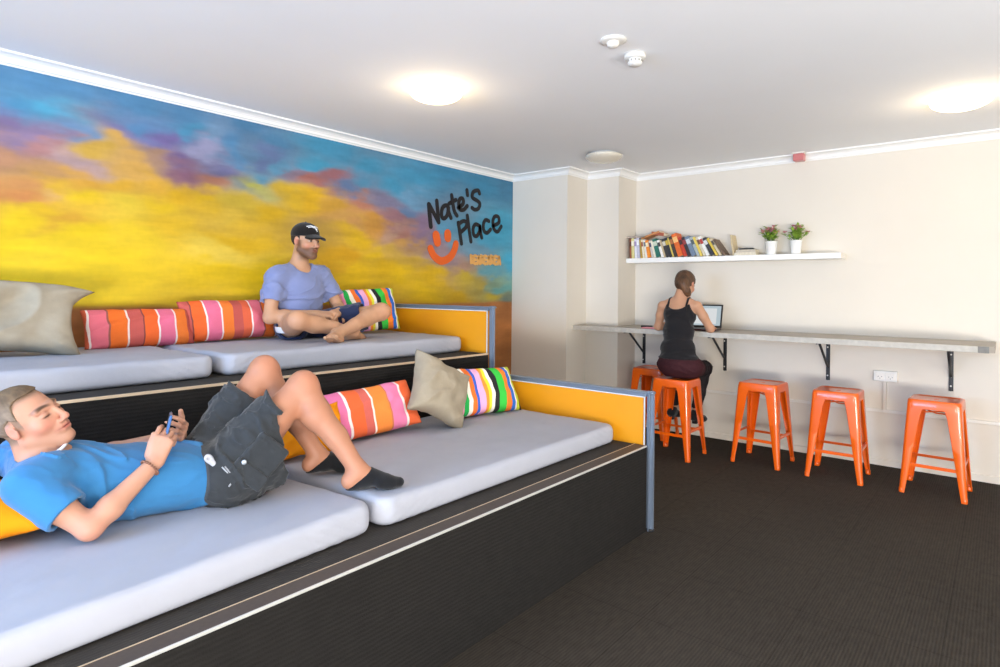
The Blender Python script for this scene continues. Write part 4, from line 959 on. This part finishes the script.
# ================================================================== person 1: lying with phone
def lying():
    o0=V3(-2.35,1.0,MT1)
    root=empty('person',tuple(o0),'person in blue t-shirt and grey cargo shorts lying with knees up, holding a phone','person')
    shR,shL=V3(-2.28,.520,.775),V3(-2.64,.575,.795); neck=V3(-2.405,.592,.835); hc=V3(-2.43,.553,.955)
    pel=V3(-2.31,1.09,.71); hipR,hipL=V3(-2.205,1.09,.705),V3(-2.39,1.11,.715)
    kR,kL=V3(-2.14,1.366,1.000),V3(-2.37,1.33,1.045); aR,aL=V3(-1.945,1.485,.685),V3(-2.24,1.500,.690)
    tR,tL=V3(-1.81,1.72,.66),V3(-2.12,1.72,.66)
    eR,wR=V3(-2.15,.640,.650),V3(-2.195,.842,.800); eL,wL=V3(-2.74,.80,.72),V3(-2.42,1.015,.825)
    HR=frame((.72,.56,.36),(-.10,-.46,.88)); hs=.97
    torso=[(V3(-2.47,.585,.775),V3(.165,.10,.095)),]
    def torsop(e,k=.03):
        q=[cone((-2.32,.575,.775),(-2.58,.60,.785),.070+e,.070+e,k)]
        q+=[ell((-2.43,.68,.735),V3(.178,.16,.110)+e,None,k),ell((-2.385,.83,.720),V3(.165,.17,.100)+e,None,k),ell((-2.345,.97,.712),V3(.165,.15,.094)+e,None,k),ell((-2.315,1.08,.702),V3(.170,.12,.094)+e,None,k)]
        q+=[cone((-2.33,.70,.672),(-2.235,1.10,.665),.062+e,.060+e,.05),cone((-2.50,.70,.675),(-2.40,1.10,.668),.060+e,.060+e,.05)]
        return q
    body=torsop(-.004)+leg_prims(hipR,kR,aR,r=(.088,.060,.050,.034))+leg_prims(hipL,kL,aL,r=(.088,.060,.050,.034))
    body+=[cone(neck,(-2.43,.66,.77),.055,.075,.03)]
    body+=arm_prims(shR,eR,wR,r=(.048,.034,.025))+arm_prims(shL,eL,wL,r=(.048,.034,.025))
    body+=foot_prims(aR,tR,(-.05,.06,1),toes=False)+foot_prims(aL,tL,(-.05,.06,1),toes=False)
    head=head_prims(hc,HR,hs,neck+V3(-.02,-.02,0))
    ph=V3(-2.255,.902,.880)
    dR=V3(-.02,.045,.095); hR,_=hand_prims(wR,dR,V3(-.75,.62,.1),1,curl=(38,52,58,62),sc=.98,tc=20,tdir=V3(-.15,.25,.9))
    hL,_=hand_prims(wL,V3(.10,-.025,.04),V3(.1,-.85,.4),-1,curl=(28,34,40,44),sc=.98)
    body+=head+hR+hL
    V,Q=mesh_sdf(body,.0065,[(*bx(hc+V3(0,0,.0),.135),.0028),(*bx(wR+V3(-.02,.035,.055),.095),.0028),(*bx(wL+V3(.04,.01,.03),.085),.0028)])
    col=face_cols(V,(210,154,126),hc,HR,hs,brow=(78,54,38),lip=(184,92,86),stub=.3,stubc=(150,112,90),eyes='down')
    col=limb_cols(col,V,[eR],.035,(214,130,110),.55); col=limb_cols(col,V,[kR+V3(.03,.01,.04),kL+V3(.03,0,.04)],.05,(216,150,122),.45)
    legs=(V[:,1]>1.12)[:,None]; col=np.where(legs,col*np.array([.84,.74,.66]),col)
    to_obj('body',V,Q,M['skin'],root,col,o0)
    # hair: close crop
    W=lambda *a: hc+HR@np.array(a,float)
    def hline(L):      # >0 where scalp hair grows
        y=L[...,1]; z=L[...,2]
        lim=np.where(y>.03,.072+.10*(y-.03),np.where(y>.008,.072-(.03-y)*1.6,np.where(y>-.02,.037-(.008-y)*1.5,-.045)))
        lim=np.where((y>.004)&(y<.022)&(np.abs(L[...,0])>.055),np.minimum(lim,-.005),lim)
        return z-lim
    hp=[ell(W(0,-.018,.037),V3(.0775,.0965,.083),HR,.01),ell(W(0,-.006,.050),V3(.064,.072,.066),HR,.02),
        Prim(lambda p:-(hline((p-hc)@HR)-.012),*bx(hc,.2),.01,'i'),wrinkle(*bx(hc,.2),.0022,70,3,ridge=False)]
    for s in(-1,1): hp.append(ell(W(s*.082,.002,-.006),V3(.030,.030,.040),HR,.006,'s'))
    V,Q=mesh_sdf(hp,.003); L=head_local(V,hc,HR,1)
    c1,c2=np.array(srgb(100,78,54)[:3]),np.array(srgb(118,102,86)[:3]); w=np.clip((L[:,2]-.060)/.035,0,1)[:,None]; hc3=(c2*(1-w)+c1*w)*(1+.6*nz3(V,110,4)[:,None])
    o=to_obj('hair',V,Q,mat('hair_light_brown',(1,1,1,1),.8,attr='tone'),root,np.clip(hc3,0,1),o0)
    bd=[c for c in root.children if c.name.startswith('body')][0]; ca=bd.data.color_attributes['tone']; n=len(bd.data.vertices); A=np.zeros(n*3); bd.data.vertices.foreach_get('co',A); A=A.reshape(-1,3)+o0
    Cc=np.zeros(n*4); ca.data.foreach_get('color',Cc); Cc=Cc.reshape(-1,4); L=head_local(A,hc,HR,1); w=1/(1+np.exp(-hline(L)*260)); w=w*(np.linalg.norm(L,axis=1)<.16)*(1-.85*np.exp(-((np.abs(L[:,0])-.079)/.008)**2-((L[:,1]+.006)/.022)**2-((L[:,2]+.004)/.034)**2))
    Cc[:,:3]=Cc[:,:3]*(1-.85*w[:,None])+c2*.85*w[:,None]*(1+.5*nz3(A,110,4)[:,None]); ca.data.foreach_set('color',np.clip(Cc,0,1).ravel())
    # shirt
    lo,hi=V3(-2.95,.2,.55),V3(-2.0,1.3,1.05)
    sd=(eR-shR)/np.linalg.norm(eR-shR); cR=shR+sd*.150
    sh=torsop(.010)
    for (a,b,e,ex) in ((shR,eR,.62,.0),(shL,eL,.55,0)):
        d=(b-a)/np.linalg.norm(b-a); c=a+(b-a)*e; sh.append(cone(a-d*.01,a+(b-a)*.75,.066,.066,.03,cut=(c,d)))
    sh.append(cone(V3(-2.32,.56,.78),V3(-2.56,.60,.79),.073,.073,.03))
    sh.append(wrinkle(lo,hi,.010,6,7,dirv=(.6,.35,0))); sh.append(wrinkle(lo,hi,.003,13,19,dirv=(.5,.6,0)))
    sh.append(half((-2.15,1.020,.70),(.10,1,-.08),lo,hi))
    sh.append(half((-2.4,.8,MT1+.002),(0,0,-1),lo,hi))
    dn=V3(.05,-.45,.89); dn/=np.linalg.norm(dn); sh.append(cone(neck-dn*.0,neck+dn*.25,.067,.085,.006,'s'))
    for (a,b,e) in ((shR,eR,.62),): 
        c=a+(b-a)*e; d=(b-a)/np.linalg.norm(b-a); sh.append(cone(c-d*.03,c+d*.12,.050,.052,.004,'s'))
    V,Q=mesh_sdf(sh,.0055); shirt=to_obj('t_shirt',V,Q,cloth('blue_tee',(54,116,164),n=.05,s=12),root,None,o0)
    # white collar trim
    bm=B(); Rn=frame(dn,(0,0,1)); u_,v_=Rn[:,0],Rn[:,2]
    pts=[]
    for k in range(36):
        a=2*PI*k/36; pts.append(neck+dn*.020+u_*.071*math.cos(a)+v_*.071*math.sin(a)-o0)
    tube(bm,pts,.0050,8,closed=True); o=obj('collar_trim',bm,mat('collar_white',srgb(228,228,234),.8),shirt); o['label']='white neckline trim'
    # shorts
    lo,hi=V3(-2.9,.9,.5),V3(-1.8,1.6,1.2)
    st=[ell((-2.335,1.045,.708),V3(.185,.085,.102),None,.03),ell((-2.305,1.12,.705),V3(.190,.125,.110),None,.03)]
    # near leg: wide opening that droops to the mattress
    cu=(V3(-2.14,1.235,.83),V3(0,1,.12))
    st.append(cone(hipR,V3(-2.165,1.33,.955),.112,.098,.03,cut=cu)); st.append(cone(hipR+V3(.01,0,-.01),V3(-2.15,1.36,.80),.095,.095,.04,cut=cu)); st.append(cone(hipR+V3(.0,.02,-.03),V3(-2.15,1.36,.70),.065,.055,.05,cut=cu))
    cl=(hipL+(kL-hipL)*.66,(kL-hipL)*1.0+V3(0,.10,.0))
    st.append(cone(hipL,kL,.110,.100,.03,cut=cl)); st.append(cone(hipL+V3(0,.03,-.03),kL+V3(0,.02,-.06),.085,.075,.03,cut=cl))
    for hp_,kn,f0 in ((hipR,kR,.50),(hipL,kL,.62)):
        d=(kn-hp_)/np.linalg.norm(kn-hp_); e=hp_+(kn-hp_)*(f0+.03); st.append(cone(e+d*.02,e+d*.3,.070,.082,.006,'s'))
    st.append(cone(V3(-2.15,1.24,.84),V3(-2.14,1.40,.82),.060,.070,.006,'s'))
    st.append(wrinkle(lo,hi,.013,7,21)); st.append(wrinkle(lo,hi,.005,15,27))
    st.append(half((-2.2,1.005,.72),(-.10,-1,.05),lo,hi)); st.append(half((-2.3,1,MT1+.002),(0,0,-1),lo,hi))
    V,Q=mesh_sdf(st,.0055); shorts=to_obj('cargo_shorts',V,Q,cloth('charcoal_shorts',(50,52,54),n=.12,s=30),root,None,o0)
    # cargo pocket flap on the near thigh, button, cord and white badge
    th=(kR-hipR)/np.linalg.norm(kR-hipR); side=V3(1,-.35,.1); side-=th*(side@th); side/=np.linalg.norm(side); wv=np.cross(th,side)
    pc=hipR+(kR-hipR)*.26+side*.112+V3(0,.03,-.03); Rm=np.stack([th,wv,side],1)
    V,Q=mesh_sdf([sbox(pc,V3(.085,.065,.014),Rm,.010,.005),wrinkle(pc-.2,pc+.2,.003,18,5)],.004); pk=to_obj('cargo_pocket',V,Q,shorts.data.materials[0],shorts,None,o0)
    V,Q=mesh_sdf([sbox(pc-th*.058+side*.012,V3(.030,.068,.010),Rm,.006,.004),wrinkle(pc-.2,pc+.2,.002,20,9)],.004); to_obj('pocket_flap',V,Q,shorts.data.materials[0],shorts,None,o0)
    bm=B(); lathe(bm,[(0,0),(.009,0),(.009,.003),(.006,.005),(0,.005)],n=16); o=obj('button',bm,mat('button_metal',srgb(190,196,200),.35,.6),shorts,smooth=True)
    o.location=Vector(tuple(pc-th*.036-wv*.045+side*.024-o0)); o.rotation_mode='QUATERNION'; o.rotation_quaternion=Vector((0,0,1)).rotation_difference(Vector(tuple(side)))
    bm=B(); g0=V3(-2.112,1.04,.705)-o0
    for j in (0,1):
        tube(bm,[g0+V3(.0,.0-.01*j,.055),g0+V3(.012,.012,.035-.01*j),g0+V3(.016,.022+.012*j,.010),g0+V3(.018,.006,-.014)],.0028,6)
    o=obj('waist_cord',bm,mat('cord_white',srgb(160,160,162),.8),shorts); o['label']='white drawcord at the waist'
    g1=V3(-2.150,1.0,.790); Rb=np.stack([V3(.25,.55,-.78),V3(.3,.75,.6),V3(.9,-.35,.2)],1); 
    x=Rb[:,0]/np.linalg.norm(Rb[:,0]); z=Rb[:,2]-x*(Rb[:,2]@x); z/=np.linalg.norm(z); y=np.cross(z,x); Rb=np.stack([x,y,z],1)
    V,Q=mesh_sdf([ell(g1,V3(.016,.014,.006),Rb,.004),cone(g1+x*.012,g1+x*.055,.012,.0045,.006,flat=(z,.4)),ell(g1+z*.004,V3(.006,.006,.006),Rb,.002,'s')],.0018)
    o=to_obj('white_tag',V,Q,mat('tag_white',srgb(176,176,182),.5),shorts,None,o0)
    # socks
    for nm,a,t in (('sock',aR,tR),('sock',aL,tL)):
        fp=foot_prims(a,t,(-.05,.06,1),toes=False,sc=1.0)
        for p in fp: 
            f0=p.f; p.f=(lambda f0:(lambda q:f0(q)-.0035))(f0)
        d=t-a; d[2]=0; d/=np.linalg.norm(d)
        cutn=V3(0,0,1)*.80-d*.62; 
        fp.append(half(a+V3(0,0,-.030)+d*.01 if nm else a,cutn,a-.3,a+.3)); V,Q=mesh_sdf(fp,.004); to_obj('sock',V,Q,cloth('black_sock',(24,24,26),n=.08,s=50),root,None,o0)
    # bracelet
    fd=(wR-eR)/np.linalg.norm(wR-eR); c=wR-fd*.022; Rn=frame(fd,(0,0,1)); bm=B()
    for k in range(22):
        a=2*PI*k/22; p=c+Rn[:,0]*.0315*math.cos(a)+Rn[:,2]*.0315*math.sin(a)-o0; bmesh.ops.create_icosphere(bm,subdivisions=1,radius=.0048,matrix=Matrix.Translation(Vector(tuple(p))))
    o=obj('bracelet',bm,mat('bracelet_bead',srgb(126,84,62),.5),root,smooth=True); o['label']='brown beaded bracelet'
    # phone (held: its own thing)
    bm=B(); box(bm,(0,0,0),(.068,.0085,.138)); bmesh.ops.bevel(bm,geom=bm.edges[:],offset=.003,segments=2,affect='EDGES')
    ph_t=empty('mobile_phone',tuple(ph),'slim dark phone with blue edge held up by the lying person','phone')
    n=V3(-.36,-.90,.20); n/=np.linalg.norm(n); xx=V3(-.90,.40,.0); xx-=n*(xx@n); xx/=np.linalg.norm(xx); zz=np.cross(xx,-n)*1.0
    if zz[2]<0: zz=-zz
    Mx=Matrix(((xx[0],-n[0],zz[0]),(xx[1],-n[1],zz[1]),(xx[2],-n[2],zz[2])))
    ph_t.rotation_mode='QUATERNION'; ph_t.rotation_quaternion=Mx.to_quaternion()
    obj('case',bm,mat('phone_blue',srgb(46,92,150),.3,.3),ph_t,smooth=False)
    bm=B(); box(bm,(0,-.0046,0),(.062,.0008,.130)); obj('screen',bm,mat('phone_screen',srgb(20,24,30),.1),ph_t)
    bm=B(); box(bm,(0,.0046,0),(.060,.0008,.128)); obj('back',bm,M['black'],ph_t)
lying()
# ================================================================== person 2: cross-legged in a cap
def seated():
    o0=V3(-3.66,2.33,MT2)
    root=empty('person',tuple(o0),'person in black cap, pale blue t-shirt and navy shorts sitting cross-legged','person')
    pel=V3(-3.72,2.33,1.14); hipR,hipL=V3(-3.65,2.23,1.135),V3(-3.65,2.43,1.135)
    shR,shL=V3(-3.70,2.145,1.462),V3(-3.72,2.525,1.468); neck=V3(-3.725,2.335,1.535); hc=V3(-3.665,2.352,1.708); HR=frame((.985,.13,-.06),(.0,.0,1)); hs=1.0
    eR,eL=V3(-3.655,2.085,1.20),V3(-3.66,2.625,1.245); wR,wL=V3(-3.50,2.34,1.222),V3(-3.49,2.50,1.235)
    kR,kL=V3(-3.31,2.07,1.195),V3(-3.29,2.70,1.235); aR,aL=V3(-3.285,2.475,1.105),V3(-3.20,2.275,1.108)
    tR,tL=V3(-3.31,2.63,1.09),V3(-3.12,2.195,1.08)
    def torsop(e,k=.03):
        return [cone((-3.71,2.20,1.455),(-3.725,2.47,1.460),.062+e,.062+e,k),ell((-3.715,2.335,1.385),V3(.108,.168,.13)+e,None,k),ell((-3.715,2.335,1.26),V3(.105,.150,.14)+e,None,k),ell((-3.715,2.33,1.155),V3(.115,.160,.095)+e,None,k)]
    body=torsop(-.004)+leg_prims(hipR,kR,aR,r=(.085,.060,.048,.034),calf=.054)+leg_prims(hipL,kL,aL,r=(.085,.060,.048,.034),calf=.054)
    body+=[cone(neck,(-3.72,2.335,1.44),.056,.09,.03),cone(neck+V3(0,0,-.01),shR+V3(0,.02,.01),.046,.040,.04),cone(neck+V3(0,0,-.01),shL+V3(0,-.02,.01),.046,.040,.04)]+arm_prims(shR,eR,wR,r=(.050,.040,.026))+arm_prims(shL,eL,wL,r=(.050,.040,.026))
    body+=foot_prims(aR+V3(0,-.01,0),tR,(.75,.1,.60),side=1)+foot_prims(aL,tL,(-.35,.1,.85),side=1)
    body+=head_prims(hc,HR,hs,neck)
    hR,_=hand_prims(wR,V3(.05,.08,-.005),V3(-.4,.2,-.9),-1,curl=(35,40,45,48)); hL,_=hand_prims(wL,V3(.045,-.07,-.01),V3(-.4,-.2,-.9),1,curl=(38,42,46,50))
    body+=hR+hL
    V,Q=mesh_sdf(body,.0065,[(*bx(hc,.14),.003),(V3(-3.56,2.24,1.14),V3(-3.36,2.58,1.29),.0032),(V3(-3.42,2.05,1.04),V3(-3.08,2.24,1.20),.0032),(V3(-3.42,2.50,1.04),V3(-3.15,2.74,1.16),.0032)])
    V[:,2]=np.maximum(V[:,2],MT2+.002)
    col=face_cols(V,(216,164,128),hc,HR,hs,brow=(48,34,28),lip=(150,88,74),stub=.8,stubc=(72,42,20),eyes='open')
    col=limb_cols(col,V,[kR,kL],.06,(222,150,116),.4)
    to_obj('body',V,Q,M['skin'],root,col,o0)
    W=lambda *a: hc+HR@np.array(a,float)
    hp=[ell(W(0,-.020,.028),V3(.0785,.0975,.082),HR,.01),Prim(lambda p:(lambda L:-(L[...,2]-np.where(L[...,1]>.02,.06,np.where(L[...,1]>-.005,-.012,-.040))))((p-hc)@HR),*bx(hc,.2),.01,'i')]
    for s in(-1,1): hp.append(ell(W(s*.082,-.006,-.004),V3(.03,.026,.034),HR,.006,'s'))
    V,Q=mesh_sdf(hp,.0035); to_obj('hair',V,Q,mat('hair_dark',srgb(48,36,28),.8),root,None,o0)
    blk=cloth('cap_black',(26,22,22),n=.05)
    cp_=[ell(W(0,-.012,.050),V3(.086,.105,.082),HR,.01),half(W(0,0,.036),-HR[:,2],*bx(hc,.25)),
         ell(W(0,-.014,.030),V3(.076,.094,.075),HR,.004,'s')]
    V,Q=mesh_sdf(cp_,.0035); cap=to_obj('cap',V,Q,blk,root,None,o0)
    def visor(p):
        L=(p-hc)@HR; x,y,z=L[...,0],L[...,1],L[...,2]; zs=.046-5.5*x*x-(y-.09)*.30
        r=np.sqrt((x/.072)**2+((y-.072)/.092)**2)-1
        return np.maximum(np.maximum(np.abs(z-zs)-.006,r*.07),.055-y+x*x*3)
    V,Q=mesh_sdf([Prim(visor,*bx(hc+HR[:,1]*.1,.16),.002)],.003); to_obj('visor',V,Q,blk,cap,None,o0)
    bm=B(); bmesh.ops.create_icosphere(bm,subdivisions=1,radius=.006,matrix=Matrix.Translation(Vector(tuple(W(0,-.012,.132)-o0)))); obj('cap_button',bm,blk,cap,smooth=True)
    # white winged emblem on the cap front: small swept bars on the crown surface
    def on(x,z):      # point on crown surface in head coords
        v=1-(x/.086)**2-((z-.05)/.082)**2; return W(x,-.012+.105*math.sqrt(max(v,0))+.0012,z)-o0
    bm=B()
    for seg in ([(.045,.100),(.015,.108),(-.005,.100),(-.020,.084)],[(.040,.094),(.015,.100),(.0,.092)],[(-.005,.104),(-.03,.102),(-.042,.096)],[(-.006,.094),(-.012,.080),(-.016,.070)]):
        tube(bm,[on(*q) for q in seg],.0034,6)
    o=obj('cap_emblem',bm,mat('emblem_white',srgb(230,230,232),.6),cap); o['label']='white swept emblem'
    # t-shirt
    lo,hi=V3(-4.0,1.9,1.0),V3(-3.3,2.8,1.65)
    sh=torsop(.010)
    for a,b in((shR,eR),(shL,eL)):
        d=(b-a)/np.linalg.norm(b-a); c=a+(b-a)*.60; sh.append(cone(a,a+(b-a)*.9,.064,.064,.03,cut=(c,d))); sh.append(cone(c-d*.03,c+d*.12,.051,.053,.004,'s'))
    sh.append(cone(V3(-3.72,2.20,1.475),V3(-3.725,2.47,1.48),.055,.055,.04)); sh+=[cone(neck+V3(0,0,-.012),shR+V3(0,.02,.008),.054,.052,.04),cone(neck+V3(0,0,-.012),shL+V3(0,-.02,.008),.054,.052,.04)]
    sh.append(wrinkle(lo,hi,.012,6,17,dirv=(.1,1,.3))); sh.append(wrinkle(lo,hi,.005,13,23,dirv=(.1,1,.5)))
    sh.append(cone(neck+V3(.026,0,.006),neck+V3(.055,0,.2),.070,.09,.008,'s'))
    sh.append(half((-3.7,2.3,1.13),(0,0,-1),lo,hi)); 
    V,Q=mesh_sdf(sh,.0055); to_obj('t_shirt',V,Q,cloth('pale_blue_tee',(124,134,174),n=.04,s=14),root,None,o0)
    # shorts
    lo,hi=V3(-4,1.9,1.0),V3(-3.2,2.9,1.4)
    st=[ell((-3.71,2.33,1.13),V3(.125,.172,.085),None,.03)]
    for h_,k_,f_ in((hipR,kR,.20),(hipL,kL,.72)):
        d=(k_-h_)/np.linalg.norm(k_-h_); c=h_+(k_-h_)*f_; st.append(cone(h_,h_+(k_-h_)*.95,.100,.088,.03,cut=(c,d)))
        st.append(cone(h_+V3(.02,.02,-.02),h_+(k_-h_)*.9+V3(0,0,-.035),.080,.060,.03,cut=(c,d))); st.append(cone(c-d*.02,c+d*.2,.082,.082,.004,'s'))
    st.append(wrinkle(lo,hi,.006,10,33)); st.append(half((-3.7,2.3,MT2+.001),(0,0,-1),lo,hi)); 
    V,Q=mesh_sdf(st,.0055); so=to_obj('shorts',V,Q,cloth('navy_shorts',(38,46,74),n=.08,s=20),root,None,o0)
    d=(kR-hipR)/np.linalg.norm(kR-hipR); c=hipR+(kR-hipR)*.17
    V,Q=mesh_sdf([cone(c-d*.012,c+d*.012,.1005,.1005,.001,cut=(V3(-3.4,2.165,1.12),(0,1,0))),half((0,0,1.14),(0,0,1),c-.2,c+.2),half((0,0,1.10),(0,0,-1),c-.2,c+.2)],.004)
    if len(V): o=to_obj('side_panel',V,Q,mat('panel_white',srgb(232,232,230),.8),so,None,o0); o['label']='white side panel'
    # wristband/string
seated()
# ================================================================== person 3: woman at the laptop, back view
def woman():
    o0=V3(-2.13,4.98,.655)
    root=empty('person',tuple(o0),'woman in black singlet and dark maroon trousers sitting at the bench, back turned','person')
    pel=V3(-2.12,4.985,.76); hipR,hipL=V3(-2.03,5.0,.745),V3(-2.21,5.0,.745)
    shR,shL=V3(-2.012,5.062,1.272),V3(-2.322,5.052,1.268); neck=V3(-2.165,5.09,1.345); hc=V3(-2.155,5.155,1.455); HR=frame((.10,.86,-.50),(0,.5,.86)); hs=.94
    eR,eL=V3(-1.935,5.165,1.078),V3(-2.385,5.105,1.078); wR,wL=V3(-2.02,5.36,1.085),V3(-2.25,5.33,1.085)
    kR,kL=V3(-2.05,5.34,.715),V3(-2.24,5.36,.70); aR,aL=V3(-2.08,5.22,.335),V3(-2.29,5.21,.345)
    tR,tL=V3(-2.05,5.40,.29),V3(-2.30,5.40,.30)
    def torsop(e,k=.03):
        return [cone((-2.08,5.075,1.283),(-2.255,5.07,1.281),.046+e,.046+e,k),ell((-2.165,5.06,1.20),V3(.138,.090,.12)+e,None,k),ell((-2.16,5.025,1.05),V3(.128,.088,.14)+e,None,k),ell((-2.15,4.995,.90),V3(.145,.095,.12)+e,None,k),ell((-2.14,4.985,.78),V3(.182,.115,.115)+e,None,k)]
    R_=(.080,.055,.045,.030)
    body=torsop(-.004)+leg_prims(hipR,kR,aR,r=R_,calf=.048)+leg_prims(hipL,kL,aL,r=R_,calf=.048)
    body+=[cone(neck,(-2.165,5.08,1.27),.043,.07,.03),cone(neck+V3(0,-.01,-.02),shR+V3(-.02,0,.0),.036,.036,.04),cone(neck+V3(0,-.01,-.02),shL+V3(.02,0,.0),.036,.036,.04)]+arm_prims(shR,eR,wR,r=(.041,.033,.021))+arm_prims(shL,eL,wL,r=(.041,.033,.021))
    body+=foot_prims(aR,tR,(0,.15,1),toes=False,sc=.88)+foot_prims(aL,tL,(0,.15,1),toes=False,sc=.88)+head_prims(hc,HR,hs,neck)
    hR,_=hand_prims(wR,V3(-.03,.08,-.008),V3(0,0,-1),-1,curl=(22,24,26,28),sc=.88); hL,_=hand_prims(wL,V3(.03,.08,-.008),V3(0,0,-1),1,curl=(22,24,26,28),sc=.88); body+=hR+hL
    V,Q=mesh_sdf(body,.0065,[(*bx(hc,.13),.0035),(V3(-2.33,5.28,1.04),V3(-1.94,5.52,1.14),.0032)])
    col=face_cols(V,(214,160,126),hc,HR,hs,stub=0)
    to_obj('body',V,Q,M['skin'],root,col,o0)
    W=lambda *a: hc+HR@(np.array(a,float)*hs)
    hp=[ell(W(0,-.022,.040),V3(.084,.103,.086)*hs,HR,.01),ell(W(0,-.060,-.015),V3(.072,.060,.075)*hs,HR,.03),cone(W(.03,-.085,-.045),W(.062,-.055,-.105),.036,.028,.03),cone(W(.062,-.055,-.105),V3(-2.09,5.125,1.285),.026,.016,.02),
        Prim(lambda p:(lambda L:L[...,1]-.045-.5*L[...,2])((p-hc)@HR),*bx(hc,.25),.01,'i'),wrinkle(*bx(hc,.3),.004,26,5,dirv=(0,.1,1))]
    V,Q=mesh_sdf(hp,.0035); L=head_local(V,hc,HR,hs); col=np.array(srgb(78,52,32)[:3])[None]*(1+.9*nz3(V*np.array([1,1,.35]),55,8)[:,None]); k=np.exp(-((L[:,0]-.05)/.035)**2)*np.clip(-L[:,2]/.08,0,1); col=col*(1+.9*k[:,None])
    to_obj('hair',V,Q,mat('hair_brown',(1,1,1,1),.55,attr='tone'),root,np.clip(col,0,1),o0)
    # singlet
    lo,hi=V3(-2.5,4.8,.8),V3(-1.8,5.3,1.4)
    def top(p):
        x=(p[...,0]+2.167); return (p[...,2]-(1.235+.062*np.clip(np.abs(x)/.105,0,1.3)**2.2))*.7
    sg=torsop(.006)+[Prim(top,lo,hi,.004,'i'),cone((-1.978,5.07,1.275),(-1.955,5.07,1.33),.085,.075,.01,'s'),cone((-2.355,5.065,1.272),(-2.38,5.065,1.33),.085,.075,.01,'s'),wrinkle(lo,hi,.005,8,12,dirv=(1,0,.2)),half((0,0,.822),(0,0,-1),lo-V3(0,0,.1),hi)]
    V,Q=mesh_sdf(sg,.0055); tp=to_obj('singlet',V,Q,cloth('black_singlet',(30,28,30),n=.05),root,None,o0)
    for x in(-2.085,-2.25):
        bm=B(); pts=[V3(x,4.985,1.235),V3(x+.004,5.005,1.285),V3(x,5.045,1.330),V3(x,5.08,1.338),V3(x,5.13,1.31),V3(x,5.15,1.26)]
        tube(bm,[p-o0 for p in pts],[.010]*6,8); obj('strap',bm,tp.data.materials[0],tp,smooth=True)
    # trousers
    lo,hi=V3(-2.6,4.7,.2),V3(-1.7,5.6,1.0)
    tr=[ell((-2.135,4.99,.765),V3(.196,.130,.115),None,.03)]
    for h_,k_,a_ in((hipR,kR,aR),(hipL,kL,aL)):
        q=leg_prims(h_,k_,a_,r=(.090,.064,.055,.042),calf=.056); q=q[:-1]
        tr+=q
    tr+= [wrinkle(lo,hi,.005,12,3),half((0,0,.665),(0,0,-1),lo,V3(-1.7,5.17,1.0))]
    tr=[t_ for t_ in tr]; tr.append(half((0,0,.375),(0,0,-1),lo,V3(-1.7,5.6,.39)))
    V,Q=mesh_sdf(tr,.006); 
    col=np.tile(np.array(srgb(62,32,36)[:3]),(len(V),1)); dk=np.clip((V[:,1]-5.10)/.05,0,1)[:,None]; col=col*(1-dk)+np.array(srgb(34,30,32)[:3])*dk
    to_obj('trousers',V,Q,mat('maroon_trousers',(1,1,1,1),.85,attr='tone',noise=.1,nscale=40,spec=.15),root,col,o0)
    for a_,t_ in((aR,tR),(aL,tL)):
        fp=foot_prims(a_,t_,(0,.15,1),toes=False,sc=.90)
        for p in fp:
            f0=p.f; p.f=(lambda f0:(lambda q:f0(q)-.006))(f0)
        fp.append(sbox(a_+V3(0,-.012,-.075),V3(.022,.022,.022),None,.006,.01)); V,Q=mesh_sdf(fp,.005); to_obj('shoe',V,Q,cloth('black_shoe',(28,27,30),n=.05),root,None,o0)
woman()
